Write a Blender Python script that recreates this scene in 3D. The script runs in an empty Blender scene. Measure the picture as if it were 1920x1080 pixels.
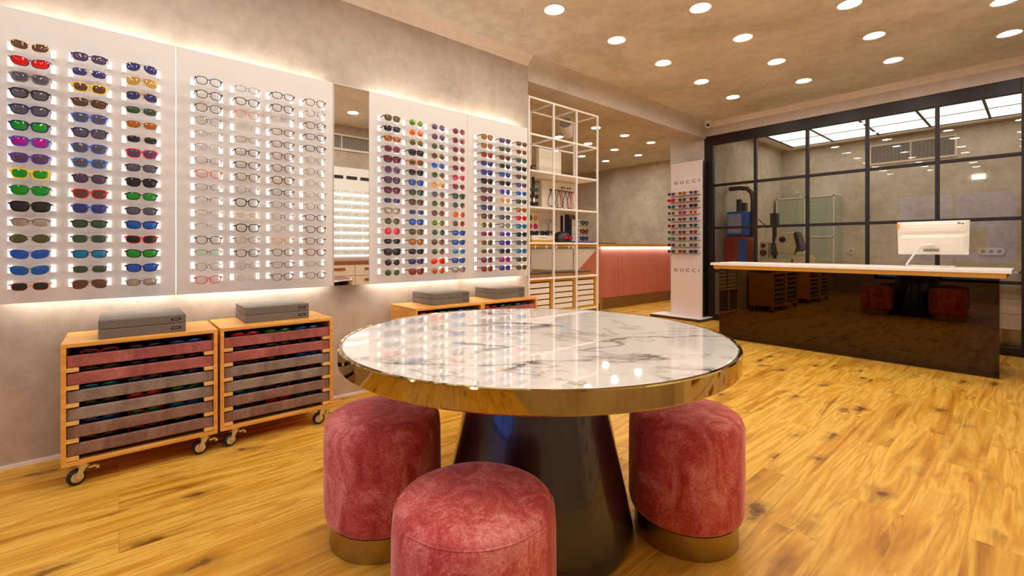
import bpy, bmesh, math, random
from mathutils import Vector, Matrix
random.seed(7)
SC = bpy.context.scene
COL = SC.collection
PI = math.pi

# ------------------------------------------------------------------ helpers
def link(o, parent=None):
    COL.objects.link(o)
    if parent is not None:
        o.parent = parent
    return o

def tag(o, label=None, cat=None, group=None, kind=None):
    if label: o['label'] = label
    if cat: o['category'] = cat
    if group: o['group'] = group
    if kind: o['kind'] = kind
    return o

def thing(name, label, cat, loc=(0, 0, 0), rz=0.0, group=None):
    o = bpy.data.objects.new(name, None)
    o.empty_display_size = 0.05
    COL.objects.link(o)
    o.location = loc
    o.rotation_euler = (0, 0, rz)
    return tag(o, label, cat, group)

def obj(name, bm, mats, parent=None, smooth=False, bevel=0.0, segs=2, loc=None, autosmooth=None):
    me = bpy.data.meshes.new(name)
    bmesh.ops.recalc_face_normals(bm, faces=bm.faces)
    bm.to_mesh(me); bm.free()
    if not isinstance(mats, (list, tuple)): mats = [mats]
    for m in mats: me.materials.append(m)
    if smooth:
        for p in me.polygons: p.use_smooth = True
    o = bpy.data.objects.new(name, me)
    link(o, parent)
    if loc is not None: o.location = loc
    if bevel > 0:
        b = o.modifiers.new('bevel', 'BEVEL'); b.width = bevel; b.segments = segs
        b.limit_method = 'ANGLE'; b.angle_limit = math.radians(40)
        if not smooth:
            for p in me.polygons: p.use_smooth = True
            w = o.modifiers.new('wn', 'WEIGHTED_NORMAL'); w.keep_sharp = True
    return o

def NB(): return bmesh.new()

def box(bm, x0, x1, y0, y1, z0, z1, mi=0):
    v = [bm.verts.new((x, y, z)) for z in (z0, z1) for y in (y0, y1) for x in (x0, x1)]
    for idx in ((0, 2, 3, 1), (4, 5, 7, 6), (0, 1, 5, 4), (2, 6, 7, 3), (0, 4, 6, 2), (1, 3, 7, 5)):
        f = bm.faces.new([v[i] for i in idx]); f.material_index = mi
    return v

def cbox(bm, cx, cy, cz, sx, sy, sz, mi=0):
    return box(bm, cx - sx/2, cx + sx/2, cy - sy/2, cy + sy/2, cz - sz/2, cz + sz/2, mi)

def lathe(bm, prof, n=64, mi=0, c=(0, 0, 0)):
    """prof: list of (r, z) bottom to top; closed with caps where r==0."""
    rings = []
    for r, z in prof:
        if r <= 1e-6:
            rings.append([bm.verts.new((c[0], c[1], c[2] + z))])
        else:
            rings.append([bm.verts.new((c[0] + r*math.cos(2*PI*i/n), c[1] + r*math.sin(2*PI*i/n), c[2] + z)) for i in range(n)])
    for a, b in zip(rings, rings[1:]):
        for i in range(n):
            j = (i + 1) % n
            if len(a) == 1 and len(b) == 1: continue
            if len(a) == 1: f = bm.faces.new((a[0], b[j], b[i]))
            elif len(b) == 1: f = bm.faces.new((a[i], a[j], b[0]))
            else: f = bm.faces.new((a[i], a[j], b[j], b[i]))
            f.material_index = mi
    return rings

def tube(bm, pts, r, n=8, mi=0, closed=False, cap=True):
    pts = [Vector(p) for p in pts]
    N = len(pts); rings = []
    rr = r if isinstance(r, (list, tuple)) else [r]*N
    up = None
    for i, p in enumerate(pts):
        if closed: d = pts[(i+1) % N] - pts[i-1]
        else: d = pts[min(i+1, N-1)] - pts[max(i-1, 0)]
        d.normalize()
        if up is None:
            up = Vector((0, 0, 1)) if abs(d.z) < 0.9 else Vector((1, 0, 0))
        a = d.cross(up)
        if a.length < 1e-4: a = d.orthogonal()
        a.normalize(); b = a.cross(d).normalized(); up = b
        rings.append([bm.verts.new(p + (a*math.cos(2*PI*k/n) + b*math.sin(2*PI*k/n))*rr[i]) for k in range(n)])
    for i in range(N if closed else N-1):
        A, B = rings[i], rings[(i+1) % N]
        for k in range(n):
            f = bm.faces.new((A[k], A[(k+1) % n], B[(k+1) % n], B[k])); f.material_index = mi
    if cap and not closed:
        bm.faces.new(rings[0]).material_index = mi; bm.faces.new(rings[-1]).material_index = mi

def cyl(bm, p0, p1, r, n=16, mi=0):
    tube(bm, [p0, p1], r, n, mi)

def prism(bm, poly, axis, a0, a1, mi=0):
    """poly in the two other axes (in x,y,z order), extruded along axis."""
    def mk(p, a):
        q = list(p); q.insert(axis, a); return bm.verts.new(q)
    A = [mk(p, a0) for p in poly]; B = [mk(p, a1) for p in poly]
    n = len(poly)
    fs = [bm.faces.new(A), bm.faces.new(B[::-1])]
    for i in range(n):
        fs.append(bm.faces.new((A[i], A[(i+1) % n], B[(i+1) % n], B[i])))
    for f in fs: f.material_index = mi

def disc(bm, c, r, n=20, axis=2, mi=0):
    vs = []
    for i in range(n):
        a = 2*PI*i/n
        p = [r*math.cos(a), r*math.sin(a)]; p.insert(axis, 0)
        vs.append(bm.verts.new((c[0]+p[0], c[1]+p[1], c[2]+p[2])))
    bm.faces.new(vs).material_index = mi

# ------------------------------------------------------------------ materials
def srgb(r, g, b):
    f = lambda c: (c/255/12.92) if c/255 <= 0.04045 else ((c/255 + 0.055)/1.055)**2.4
    return (f(r), f(g), f(b), 1)

def nodemat(name):
    m = bpy.data.materials.new(name); m.use_nodes = True
    nt = m.node_tree; nt.nodes.clear()
    out = nt.nodes.new('ShaderNodeOutputMaterial')
    return m, nt, out

def principled(name, col, rough=0.5, metal=0.0, coat=0.0, sheen=0.0, emis=None, estr=0.0, spec=0.5):
    m, nt, out = nodemat(name)
    b = nt.nodes.new('ShaderNodeBsdfPrincipled')
    b.inputs['Base Color'].default_value = col if len(col) == 4 else (*col, 1)
    b.inputs['Roughness'].default_value = rough
    b.inputs['Metallic'].default_value = metal
    b.inputs['Coat Weight'].default_value = coat
    b.inputs['Coat Roughness'].default_value = 0.03
    b.inputs['Sheen Weight'].default_value = sheen
    b.inputs['Specular IOR Level'].default_value = spec
    if emis:
        b.inputs['Emission Color'].default_value = emis
        b.inputs['Emission Strength'].default_value = estr
    nt.links.new(b.outputs[0], out.inputs[0])
    return m

def emission(name, col, s):
    m, nt, out = nodemat(name)
    e = nt.nodes.new('ShaderNodeEmission')
    e.inputs[0].default_value = col; e.inputs[1].default_value = s
    nt.links.new(e.outputs[0], out.inputs[0])
    return m

def N(nt, t, **kw):
    n = nt.nodes.new(t)
    for k, v in kw.items():
        if isinstance(v, (int, float, tuple, list)) and k[0] == '_':
            n.inputs[k[1:].replace('_', ' ')].default_value = v
        else: setattr(n, k, v)
    return n

def ramp(nt, stops):
    r = nt.nodes.new('ShaderNodeValToRGB')
    e = r.color_ramp.elements
    while len(e) < len(stops): e.new(0.5)
    for el, (p, c) in zip(e, stops):
        el.position = p; el.color = c if len(c) == 4 else (*c, 1)
    return r

def plaster(name, c0, c1, c2, scale=1.2, rough=0.75, bump=0.12):
    m, nt, out = nodemat(name); L = nt.links.new
    tc = N(nt, 'ShaderNodeTexCoord'); geo = N(nt, 'ShaderNodeNewGeometry')
    n1 = N(nt, 'ShaderNodeTexNoise', _Scale=scale, _Detail=6.0, _Roughness=0.62, _Distortion=0.6)
    n2 = N(nt, 'ShaderNodeTexNoise', _Scale=scale*9, _Detail=5.0, _Roughness=0.7)
    n3 = N(nt, 'ShaderNodeTexNoise', _Scale=38.0, _Detail=6.0, _Roughness=0.75, _Distortion=0.8)
    for n in (n1, n2, n3): L(geo.outputs['Position'], n.inputs['Vector'])
    r = ramp(nt, [(0.3, c0), (0.5, c1), (0.7, c2)])
    mix = N(nt, 'ShaderNodeMath', operation='MULTIPLY_ADD'); mix.inputs[1].default_value = 0.38; 
    L(n2.outputs[0], mix.inputs[0])
    sub = N(nt, 'ShaderNodeMath', operation='MULTIPLY_ADD'); sub.inputs[1].default_value = 0.62
    L(n1.outputs[0], sub.inputs[0]); sub.inputs[2].default_value = 0.0
    L(sub.outputs[0], mix.inputs[2]); L(mix.outputs[0], r.inputs[0])
    pit = ramp(nt, [(0.27, (0.72, 0.7, 0.68)), (0.36, (1, 1, 1))]); L(n3.outputs[0], pit.inputs[0])
    mul = N(nt, 'ShaderNodeMix', data_type='RGBA', blend_type='MULTIPLY'); mul.inputs[0].default_value = 0.7
    L(r.outputs[0], mul.inputs[6]); L(pit.outputs[0], mul.inputs[7])
    b = N(nt, 'ShaderNodeBsdfPrincipled'); b.inputs['Roughness'].default_value = rough
    L(mul.outputs[2], b.inputs['Base Color'])
    bp = N(nt, 'ShaderNodeBump'); bp.inputs['Strength'].default_value = bump; bp.inputs['Distance'].default_value = 0.01
    L(n3.outputs[0], bp.inputs['Height']); L(bp.outputs[0], b.inputs['Normal'])
    L(b.outputs[0], out.inputs[0])
    return m

def wood_floor():
    m, nt, out = nodemat('oak_plank_floor'); L = nt.links.new
    geo = N(nt, 'ShaderNodeNewGeometry')
    sep = N(nt, 'ShaderNodeSeparateXYZ'); L(geo.outputs['Position'], sep.inputs[0])
    cmb = N(nt, 'ShaderNodeCombineXYZ'); L(sep.outputs[1], cmb.inputs[0]); L(sep.outputs[0], cmb.inputs[1])
    br = N(nt, 'ShaderNodeTexBrick', offset=0.37, offset_frequency=2, squash=1.0)
    br.inputs['Color1'].default_value = (0, 0, 0, 1); br.inputs['Color2'].default_value = (1, 1, 1, 1)
    br.inputs['Mortar'].default_value = (0.5, 0.5, 0.5, 1)
    br.inputs['Scale'].default_value = 1.0; br.inputs['Mortar Size'].default_value = 0.0012
    br.inputs['Mortar Smooth'].default_value = 0.2; br.inputs['Bias'].default_value = 0.0
    br.inputs['Brick Width'].default_value = 1.22; br.inputs['Row Height'].default_value = 0.18
    L(cmb.outputs[0], br.inputs['Vector'])
    # a different piece of grain for each plank
    off = N(nt, 'ShaderNodeVectorMath', operation='SCALE'); off.inputs[3].default_value = 37.0
    L(br.outputs['Color'], off.inputs[0])
    add = N(nt, 'ShaderNodeVectorMath', operation='ADD'); L(cmb.outputs[0], add.inputs[0]); L(off.outputs[0], add.inputs[1])
    def mapped(sx, sy):
        mp = N(nt, 'ShaderNodeMapping'); mp.inputs['Scale'].default_value = (sx, sy, 1)
        L(add.outputs[0], mp.inputs[0]); return mp
    g1 = N(nt, 'ShaderNodeTexNoise', _Scale=1.0, _Detail=5.0, _Roughness=0.55, _Distortion=0.7); L(mapped(0.8, 9).outputs[0], g1.inputs['Vector'])
    g2 = N(nt, 'ShaderNodeTexNoise', _Scale=1.0, _Detail=8.0, _Roughness=0.7, _Distortion=0.4); L(mapped(4, 80).outputs[0], g2.inputs['Vector'])
    kn = N(nt, 'ShaderNodeTexNoise', _Scale=1.0, _Detail=4.0, _Roughness=0.6, _Distortion=0.9); L(mapped(2.0, 12).outputs[0], kn.inputs['Vector'])
    base = ramp(nt, [(0.30, srgb(182, 122, 26)), (0.42, srgb(218, 160, 50)), (0.50, srgb(238, 192, 84)), (0.56, srgb(212, 154, 46)), (0.64, srgb(240, 194, 88)), (0.75, srgb(208, 148, 42))])
    L(g1.outputs[0], base.inputs[0])
    fine = ramp(nt, [(0.3, (0.80, 0.74, 0.66)), (0.55, (1, 1, 1))]); L(g2.outputs[0], fine.inputs[0])
    m1 = N(nt, 'ShaderNodeMix', data_type='RGBA', blend_type='MULTIPLY'); m1.inputs[0].default_value = 0.8
    L(base.outputs[0], m1.inputs[6]); L(fine.outputs[0], m1.inputs[7])
    streak = ramp(nt, [(0.60, (1, 1, 1)), (0.70, (0.66, 0.52, 0.38)), (0.8, (0.4, 0.27, 0.16))]); L(kn.outputs[0], streak.inputs[0])
    m2a = N(nt, 'ShaderNodeMix', data_type='RGBA', blend_type='MULTIPLY'); m2a.inputs[0].default_value = 0.9
    L(m1.outputs[2], m2a.inputs[6]); L(streak.outputs[0], m2a.inputs[7])
    # knots: small dark eyes, a few to a plank
    wob = N(nt, 'ShaderNodeTexNoise', _Scale=9.0, _Detail=3.0); L(add.outputs[0], wob.inputs['Vector'])
    wsc = N(nt, 'ShaderNodeVectorMath', operation='SCALE'); wsc.inputs[3].default_value = 0.6; L(wob.outputs['Color'], wsc.inputs[0])
    wad = N(nt, 'ShaderNodeVectorMath', operation='ADD'); L(mapped(2.6, 6.2).outputs[0], wad.inputs[0]); L(wsc.outputs[0], wad.inputs[1])
    vo = N(nt, 'ShaderNodeTexVoronoi', _Scale=1.0); L(wad.outputs[0], vo.inputs['Vector'])
    sc_ = N(nt, 'ShaderNodeSeparateColor'); L(vo.outputs['Color'], sc_.inputs[0])
    lt = N(nt, 'ShaderNodeMath', operation='LESS_THAN'); lt.inputs[1].default_value = 0.62; L(sc_.outputs[0], lt.inputs[0])
    kr = ramp(nt, [(0.03, (1, 1, 1)), (0.12, (0.8, 0.8, 0.8)), (0.17, (0.38, 0.38, 0.38)), (0.38, (0, 0, 0))]); L(vo.outputs['Distance'], kr.inputs[0])
    km = N(nt, 'ShaderNodeMath', operation='MULTIPLY'); L(lt.outputs[0], km.inputs[0]); L(kr.outputs[0], km.inputs[1])
    m2 = N(nt, 'ShaderNodeMix', data_type='RGBA', blend_type='MULTIPLY'); m2.inputs[7].default_value = (0.22, 0.13, 0.06, 1)
    L(km.outputs[0], m2.inputs[0]); L(m2a.outputs[2], m2.inputs[6])
    # plank tone
    tone = ramp(nt, [(0.0, (0.92, 0.90, 0.87)), (0.5, (1, 1, 1)), (1.0, (1.0, 0.97, 0.93))]); L(br.outputs['Color'], tone.inputs[0])
    m3 = N(nt, 'ShaderNodeMix', data_type='RGBA', blend_type='MULTIPLY'); m3.inputs[0].default_value = 1.0
    L(m2.outputs[2], m3.inputs[6]); L(tone.outputs[0], m3.inputs[7])
    seam = N(nt, 'ShaderNodeMix', data_type='RGBA', blend_type='MULTIPLY'); seam.inputs[7].default_value = (0.84, 0.78, 0.70, 1)
    L(br.outputs['Fac'], seam.inputs[0]); L(m3.outputs[2], seam.inputs[6])
    b = N(nt, 'ShaderNodeBsdfPrincipled'); b.inputs['Roughness'].default_value = 0.42
    b.inputs['Specular IOR Level'].default_value = 0.35
    L(seam.outputs[2], b.inputs['Base Color'])
    bp = N(nt, 'ShaderNodeBump'); bp.inputs['Strength'].default_value = 0.12; bp.inputs['Distance'].default_value = 0.004
    L(g2.outputs[0], bp.inputs['Height']); L(bp.outputs[0], b.inputs['Normal'])
    L(b.outputs[0], out.inputs[0])
    return m

def pine(name, c0, c1, scale=(3, 3, 40), rough=0.45):
    m, nt, out = nodemat(name); L = nt.links.new
    tc = N(nt, 'ShaderNodeTexCoord'); mp = N(nt, 'ShaderNodeMapping'); mp.inputs['Scale'].default_value = scale
    L(tc.outputs['Object'], mp.inputs[0])
    n = N(nt, 'ShaderNodeTexNoise', _Scale=1.0, _Detail=5.0, _Roughness=0.55, _Distortion=1.0); L(mp.outputs[0], n.inputs['Vector'])
    r = ramp(nt, [(0.3, c0), (0.65, c1)]); L(n.outputs[0], r.inputs[0])
    k = N(nt, 'ShaderNodeTexVoronoi', _Scale=5.0); L(tc.outputs['Object'], k.inputs['Vector'])
    kr = ramp(nt, [(0.03, (0.3, 0.16, 0.06)), (0.09, (1, 1, 1))]); L(k.outputs['Distance'], kr.inputs[0])
    mx = N(nt, 'ShaderNodeMix', data_type='RGBA', blend_type='MULTIPLY'); mx.inputs[0].default_value = 0.7
    L(r.outputs[0], mx.inputs[6]); L(kr.outputs[0], mx.inputs[7])
    b = N(nt, 'ShaderNodeBsdfPrincipled'); b.inputs['Roughness'].default_value = rough
    L(mx.outputs[2], b.inputs['Base Color']); L(b.outputs[0], out.inputs[0])
    return m

def velvet(name, dark, mid, light, scale=7.0, sheen=0.6):
    m, nt, out = nodemat(name); L = nt.links.new
    tc = N(nt, 'ShaderNodeTexCoord'); mp = N(nt, 'ShaderNodeMapping'); mp.inputs['Scale'].default_value = (1, 1, 0.55)
    L(tc.outputs['Object'], mp.inputs[0])
    n1 = N(nt, 'ShaderNodeTexNoise', _Scale=scale, _Detail=8.0, _Roughness=0.72, _Distortion=1.0); L(mp.outputs[0], n1.inputs['Vector'])
    n2 = N(nt, 'ShaderNodeTexNoise', _Scale=scale*14, _Detail=4.0, _Roughness=0.7, _Distortion=0.5); L(tc.outputs['Object'], n2.inputs['Vector'])
    ma = N(nt, 'ShaderNodeMath', operation='MULTIPLY_ADD'); ma.inputs[1].default_value = 0.35; L(n2.outputs[0], ma.inputs[0])
    mb = N(nt, 'ShaderNodeMath', operation='MULTIPLY'); mb.inputs[1].default_value = 0.65; L(n1.outputs[0], mb.inputs[0]); L(mb.outputs[0], ma.inputs[2])
    r = ramp(nt, [(0.36, dark), (0.49, mid), (0.64, light)]); L(ma.outputs[0], r.inputs[0])
    b = N(nt, 'ShaderNodeBsdfPrincipled'); b.inputs['Roughness'].default_value = 0.75
    b.inputs['Sheen Weight'].default_value = sheen; b.inputs['Sheen Roughness'].default_value = 0.35
    b.inputs['Sheen Tint'].default_value = (1.0, 0.72, 0.74, 1)
    b.inputs['Specular IOR Level'].default_value = 0.25
    L(r.outputs[0], b.inputs['Base Color'])
    bp = N(nt, 'ShaderNodeBump'); bp.inputs['Strength'].default_value = 0.25; bp.inputs['Distance'].default_value = 0.004
    L(ma.outputs[0], bp.inputs['Height']); L(bp.outputs[0], b.inputs['Normal'])
    L(b.outputs[0], out.inputs[0])
    return m

def marble():
    m, nt, out = nodemat('white_veined_marble'); L = nt.links.new
    tc = N(nt, 'ShaderNodeTexCoord')
    rot = N(nt, 'ShaderNodeMapping'); rot.inputs['Rotation'].default_value = (0, 0, math.radians(-47)); rot.inputs['Location'].default_value = (3.1, 1.7, 0)
    L(tc.outputs['Object'], rot.inputs[0])
    def veins(sc, sx, dist, lo, hi, w):
        mp = N(nt, 'ShaderNodeMapping'); mp.inputs['Scale'].default_value = (sx, 1, 1); L(rot.outputs[0], mp.inputs[0])
        n = N(nt, 'ShaderNodeTexNoise', _Scale=sc, _Detail=5.0, _Roughness=0.55, _Distortion=dist); L(mp.outputs[0], n.inputs['Vector'])
        s = N(nt, 'ShaderNodeMath', operation='SUBTRACT'); s.inputs[1].default_value = 0.5; L(n.outputs[0], s.inputs[0])
        a = N(nt, 'ShaderNodeMath', operation='ABSOLUTE'); L(s.outputs[0], a.inputs[0])
        r = ramp(nt, [(0.0, (1, 1, 1)), (lo, (0.45, 0.45, 0.45)), (hi, (0, 0, 0))]); L(a.outputs[0], r.inputs[0])
        # break the veins up
        g = N(nt, 'ShaderNodeTexNoise', _Scale=sc*1.3, _Detail=2.0); L(rot.outputs[0], g.inputs['Vector'])
        gr = ramp(nt, [(0.44, (0, 0, 0)), (0.56, (w, w, w))]); L(g.outputs[0], gr.inputs[0])
        mm = N(nt, 'ShaderNodeMath', operation='MULTIPLY'); L(r.outputs[0], mm.inputs[0]); L(gr.outputs[0], mm.inputs[1])
        return mm
    v1 = veins(1.75, 0.45, 1.0, 0.010, 0.026, 1.0)
    v2 = veins(3.4, 0.5, 1.3, 0.008, 0.022, 0.55)
    ad = N(nt, 'ShaderNodeMath', operation='ADD', use_clamp=True); L(v1.outputs[0], ad.inputs[0]); L(v2.outputs[0], ad.inputs[1])
    cl = N(nt, 'ShaderNodeTexNoise', _Scale=1.6, _Detail=3.0); L(rot.outputs[0], cl.inputs['Vector'])
    cr = ramp(nt, [(0.35, srgb(226, 219, 212)), (0.65, srgb(240, 236, 232))]); L(cl.outputs[0], cr.inputs[0])
    mx = N(nt, 'ShaderNodeMix', data_type='RGBA'); L(ad.outputs[0], mx.inputs[0]); L(cr.outputs[0], mx.inputs[6]); mx.inputs[7].default_value = srgb(104, 94, 90)
    b = N(nt, 'ShaderNodeBsdfPrincipled'); b.inputs['Roughness'].default_value = 0.035; b.inputs['Specular IOR Level'].default_value = 0.9
    b.inputs['Coat Weight'].default_value = 0.6; b.inputs['Coat Roughness'].default_value = 0.01
    L(mx.outputs[2], b.inputs['Base Color']); L(b.outputs[0], out.inputs[0])
    return m

def thin_glass(name, tint, refl=0.05, ior=1.5, rough=0.0):
    m, nt, out = nodemat(name); L = nt.links.new
    t = N(nt, 'ShaderNodeBsdfTransparent'); t.inputs[0].default_value = tint
    g = N(nt, 'ShaderNodeBsdfGlossy'); g.inputs['Roughness'].default_value = rough
    g.inputs[0].default_value = (1, 1, 1, 1)
    fr = N(nt, 'ShaderNodeFresnel'); fr.inputs[0].default_value = ior
    ad = N(nt, 'ShaderNodeMath', operation='ADD', use_clamp=True); ad.inputs[1].default_value = refl; L(fr.outputs[0], ad.inputs[0])
    mx = N(nt, 'ShaderNodeMixShader'); L(ad.outputs[0], mx.inputs[0]); L(t.outputs[0], mx.inputs[1]); L(g.outputs[0], mx.inputs[2])
    L(mx.outputs[0], out.inputs[0])
    return m

def tinted_lens(name, col, see=0.35, metal=0.25, rough=0.06):
    m, nt, out = nodemat(name); L = nt.links.new
    b = N(nt, 'ShaderNodeBsdfPrincipled'); b.inputs['Base Color'].default_value = col
    b.inputs['Roughness'].default_value = rough; b.inputs['Metallic'].default_value = metal; b.inputs['Coat Weight'].default_value = 0.6
    b.inputs['Coat Roughness'].default_value = 0.02
    t = N(nt, 'ShaderNodeBsdfTransparent')
    t.inputs[0].default_value = tuple(min(1, c*2.2 + 0.03) for c in col[:3]) + (1,)
    mx = N(nt, 'ShaderNodeMixShader'); mx.inputs[0].default_value = see
    L(b.outputs[0], mx.inputs[1]); L(t.outputs[0], mx.inputs[2]); L(mx.outputs[0], out.inputs[0])
    return m

def pleats(name, c):
    m, nt, out = nodemat(name); L = nt.links.new
    geo = N(nt, 'ShaderNodeNewGeometry')
    w = N(nt, 'ShaderNodeTexNoise', _Scale=3.0, _Detail=3.0); 
    mp = N(nt, 'ShaderNodeMapping'); mp.inputs['Scale'].default_value = (8, 8, 0.3); L(geo.outputs['Position'], mp.inputs[0]); L(mp.outputs[0], w.inputs['Vector'])
    r = ramp(nt, [(0.3, tuple(x*0.8 for x in c[:3])), (0.7, c)]); L(w.outputs[0], r.inputs[0])
    b = N(nt, 'ShaderNodeBsdfPrincipled'); b.inputs['Roughness'].default_value = 0.7; b.inputs['Sheen Weight'].default_value = 0.3
    L(r.outputs[0], b.inputs['Base Color']); L(b.outputs[0], out.inputs[0])
    return m

def brushed(name, col, rough=0.3):
    return principled(name, col, rough, 1.0)

M = dict(
    wall=plaster('greige_microcement', srgb(158, 143, 128), srgb(184, 169, 153), srgb(206, 193, 178), 1.3),
    cove=plaster('pale_cove_plaster', srgb(222, 208, 190), srgb(236, 224, 208), srgb(246, 236, 222), 1.6),
    ceil=plaster('tan_ceiling_plaster', srgb(184, 174, 156), srgb(218, 211, 197), srgb(242, 237, 228), 0.9, 0.8, 0.08),
    beam=plaster('grey_beam_plaster', srgb(182, 168, 153), srgb(202, 189, 174), srgb(218, 206, 192), 1.8),
    alcove=plaster('olive_grey_plaster', srgb(164, 151, 130), srgb(204, 192, 170), srgb(230, 220, 202), 1.5),
    floor=wood_floor(),
    white=principled('white_satin_paint', srgb(244, 241, 236), 0.45),
    panel=principled('warm_white_lacquer_panel', srgb(226, 222, 219), 0.4),
    panel_edge=principled('white_panel_edge', srgb(246, 242, 238), 0.4),
    led=emission('warm_led_strip', (1.0, 0.94, 0.86, 1), 7.0),
    shelf_led=emission('shelf_led_strip', (1.0, 0.97, 0.93, 1), 2.4),
    led_seam=emission('warm_led_seam', (1.0, 0.95, 0.9, 1), 0.6),
    down=emission('downlight_lamp', (1.0, 0.94, 0.85, 1), 46.0),
    down_ring=principled('white_downlight_ring', srgb(235, 228, 215), 0.5),
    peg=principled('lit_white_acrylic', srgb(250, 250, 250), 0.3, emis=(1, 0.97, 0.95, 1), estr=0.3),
    mirror=principled('mirror_silver', (0.86, 0.87, 0.85, 1), 0.01, 1.0),
    pine=pine('pine_board', srgb(210, 140, 52), srgb(236, 176, 84)),
    pine2=pine('pine_block', srgb(224, 164, 78), srgb(242, 198, 120)),
    vpink=velvet('dusty_pink_velvet', srgb(132, 72, 66), srgb(166, 94, 86), srgb(194, 122, 112), 9),
    vgrey=velvet('grey_taupe_velvet', srgb(112, 97, 86), srgb(140, 123, 110), srgb(166, 149, 135), 9, 0.4),
    vbrown=velvet('brown_taupe_velvet', srgb(104, 76, 61), srgb(132, 100, 84), srgb(158, 125, 108), 9, 0.4),
    vstool=velvet('crushed_rose_velvet', srgb(150, 36, 36), srgb(204, 88, 82), srgb(238, 160, 150), 10.0, 0.6),
    felt=principled('dark_grey_felt', srgb(58, 54, 50), 0.9),
    boxgrey=principled('grey_case_leather', srgb(112, 104, 95), 0.5),
    tagblack=principled('black_name_plate', srgb(22, 20, 20), 0.35),
    tagline=principled('pale_plate_lettering', srgb(190, 180, 165), 0.5),
    steel=principled('zinc_plated_steel', (0.74, 0.70, 0.62, 1), 0.3, 1.0),
    rubber=principled('black_rubber', srgb(24, 23, 23), 0.5),
    marble=marble(),
    brass=principled('polished_brass', (0.54, 0.40, 0.12, 1), 0.045, 1.0),
    brass_rim=principled('brass_top_lip', (0.55, 0.42, 0.22, 1), 0.15, 1.0),
    brass_satin=principled('satin_brass', (0.44, 0.35, 0.15, 1), 0.3, 1.0),
    gold=principled('gold_lacquer_edge', srgb(222, 168, 46), 0.3, 0.3),
    black=principled('black_satin_metal', srgb(15, 14, 15), 0.3, 0.0, coat=0.8, spec=0.7),
    frame_black=principled('dark_bronze_steel', srgb(38, 26, 20), 0.45, 0.2),
    void=principled('black_gloss_panel', srgb(10, 9, 9), 0.25),
    desk_mirror=principled('bronze_tinted_mirror', (0.066, 0.044, 0.022, 1), 0.015, 1.0),
    pane=thin_glass('bronze_tinted_glass', (0.93, 0.89, 0.83, 1), 0.0, 1.42),
    clear=thin_glass('clear_demo_lens', (0.93, 0.93, 0.92, 1), 0.03, 1.5, 0.03),
    winglass=thin_glass('shop_window_glass', (0.95, 0.97, 1, 1), 0.02, 1.45),
    lightbox=emission('lit_ceiling_panel', (1.0, 0.93, 0.84, 1), 0.85),
    rackwhite=principled('white_powder_coat', srgb(242, 236, 228), 0.4),
    cream=principled('cream_lacquer', srgb(232, 220, 204), 0.4),
    beige=principled('beige_laminate', srgb(228, 213, 190), 0.5),
    beige_gloss=principled('beige_gloss_front', srgb(206, 186, 164), 0.25, coat=0.4),
    kick=principled('bronze_kick_plate', (0.30, 0.19, 0.09, 1), 0.35, 0.9),
    darkwood=principled('dark_brown_wood', srgb(70, 46, 28), 0.4),
    counter=principled('brown_counter_top', srgb(104, 74, 46), 0.35),
    brownpad=principled('brown_board', srgb(150, 104, 54), 0.5),
    pinkfab=pleats('salmon_pleated_fabric', srgb(214, 116, 92)),
    led_pink=emission('counter_led_strip', (1.0, 0.95, 0.92, 1), 20.0),
    standwhite=principled('white_gloss_display', srgb(240, 226, 222), 0.25, coat=0.3),
    lettering=principled('dark_lettering', srgb(40, 34, 34), 0.4),
    acrylic=thin_glass('clear_acrylic_arm', (0.96, 0.96, 0.96, 1), 0.08),
    plasticw=principled('white_computer_plastic', srgb(240, 234, 222), 0.35),
    screen=principled('black_screen', srgb(8, 8, 10), 0.1),
    orange=principled('orange_sticker', srgb(244, 170, 64), 0.5),
    bluest=principled('blue_sticker', srgb(70, 120, 190), 0.5),
    slate=principled('slate_sticker', srgb(90, 90, 120), 0.5),
    mblue=principled('machine_blue', srgb(24, 96, 190), 0.35),
    mred=principled('machine_red', srgb(150, 44, 24), 0.4),
    mgrey=principled('machine_grey_blue', srgb(150, 160, 185), 0.4),
    mcream=principled('instrument_cream', srgb(206, 192, 150), 0.45),
    mdark=principled('instrument_dark_metal', srgb(52, 44, 40), 0.4, 0.3),
    pipe=principled('bronze_pipe', srgb(84, 66, 52), 0.35, 0.6),
    greenish=principled('frosted_green_glass', srgb(176, 186, 160), 0.25),
    ventg=principled('vent_grey', srgb(168, 160, 150), 0.5),
    ventd=principled('vent_shadow_gap', srgb(70, 64, 58), 0.7),
    bluepad=principled('royal_blue_pad', srgb(24, 44, 150), 0.45),
    navyp=principled('navy_card', srgb(22, 24, 66), 0.5),
    yellow=principled('yellow_print', srgb(206, 170, 70), 0.5),
    red=principled('red_tag_plastic', srgb(226, 30, 26), 0.4),
    redlight=principled('red_mirror_visor', srgb(220, 30, 40), 0.15, 0.3),
    skin_dark=principled('black_goggle_shell', srgb(26, 22, 24), 0.3),
    outside=principled('street_paving', srgb(90, 92, 100), 0.8),
)
DOT = {k: principled('dot_' + k, c, 0.45) for k, c in dict(green=srgb(0, 120, 50), ochre=srgb(226, 160, 50), red=srgb(222, 24, 60), magenta=srgb(200, 24, 140), blue=srgb(0, 130, 190), navy=srgb(30, 40, 110)).items()}

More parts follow.
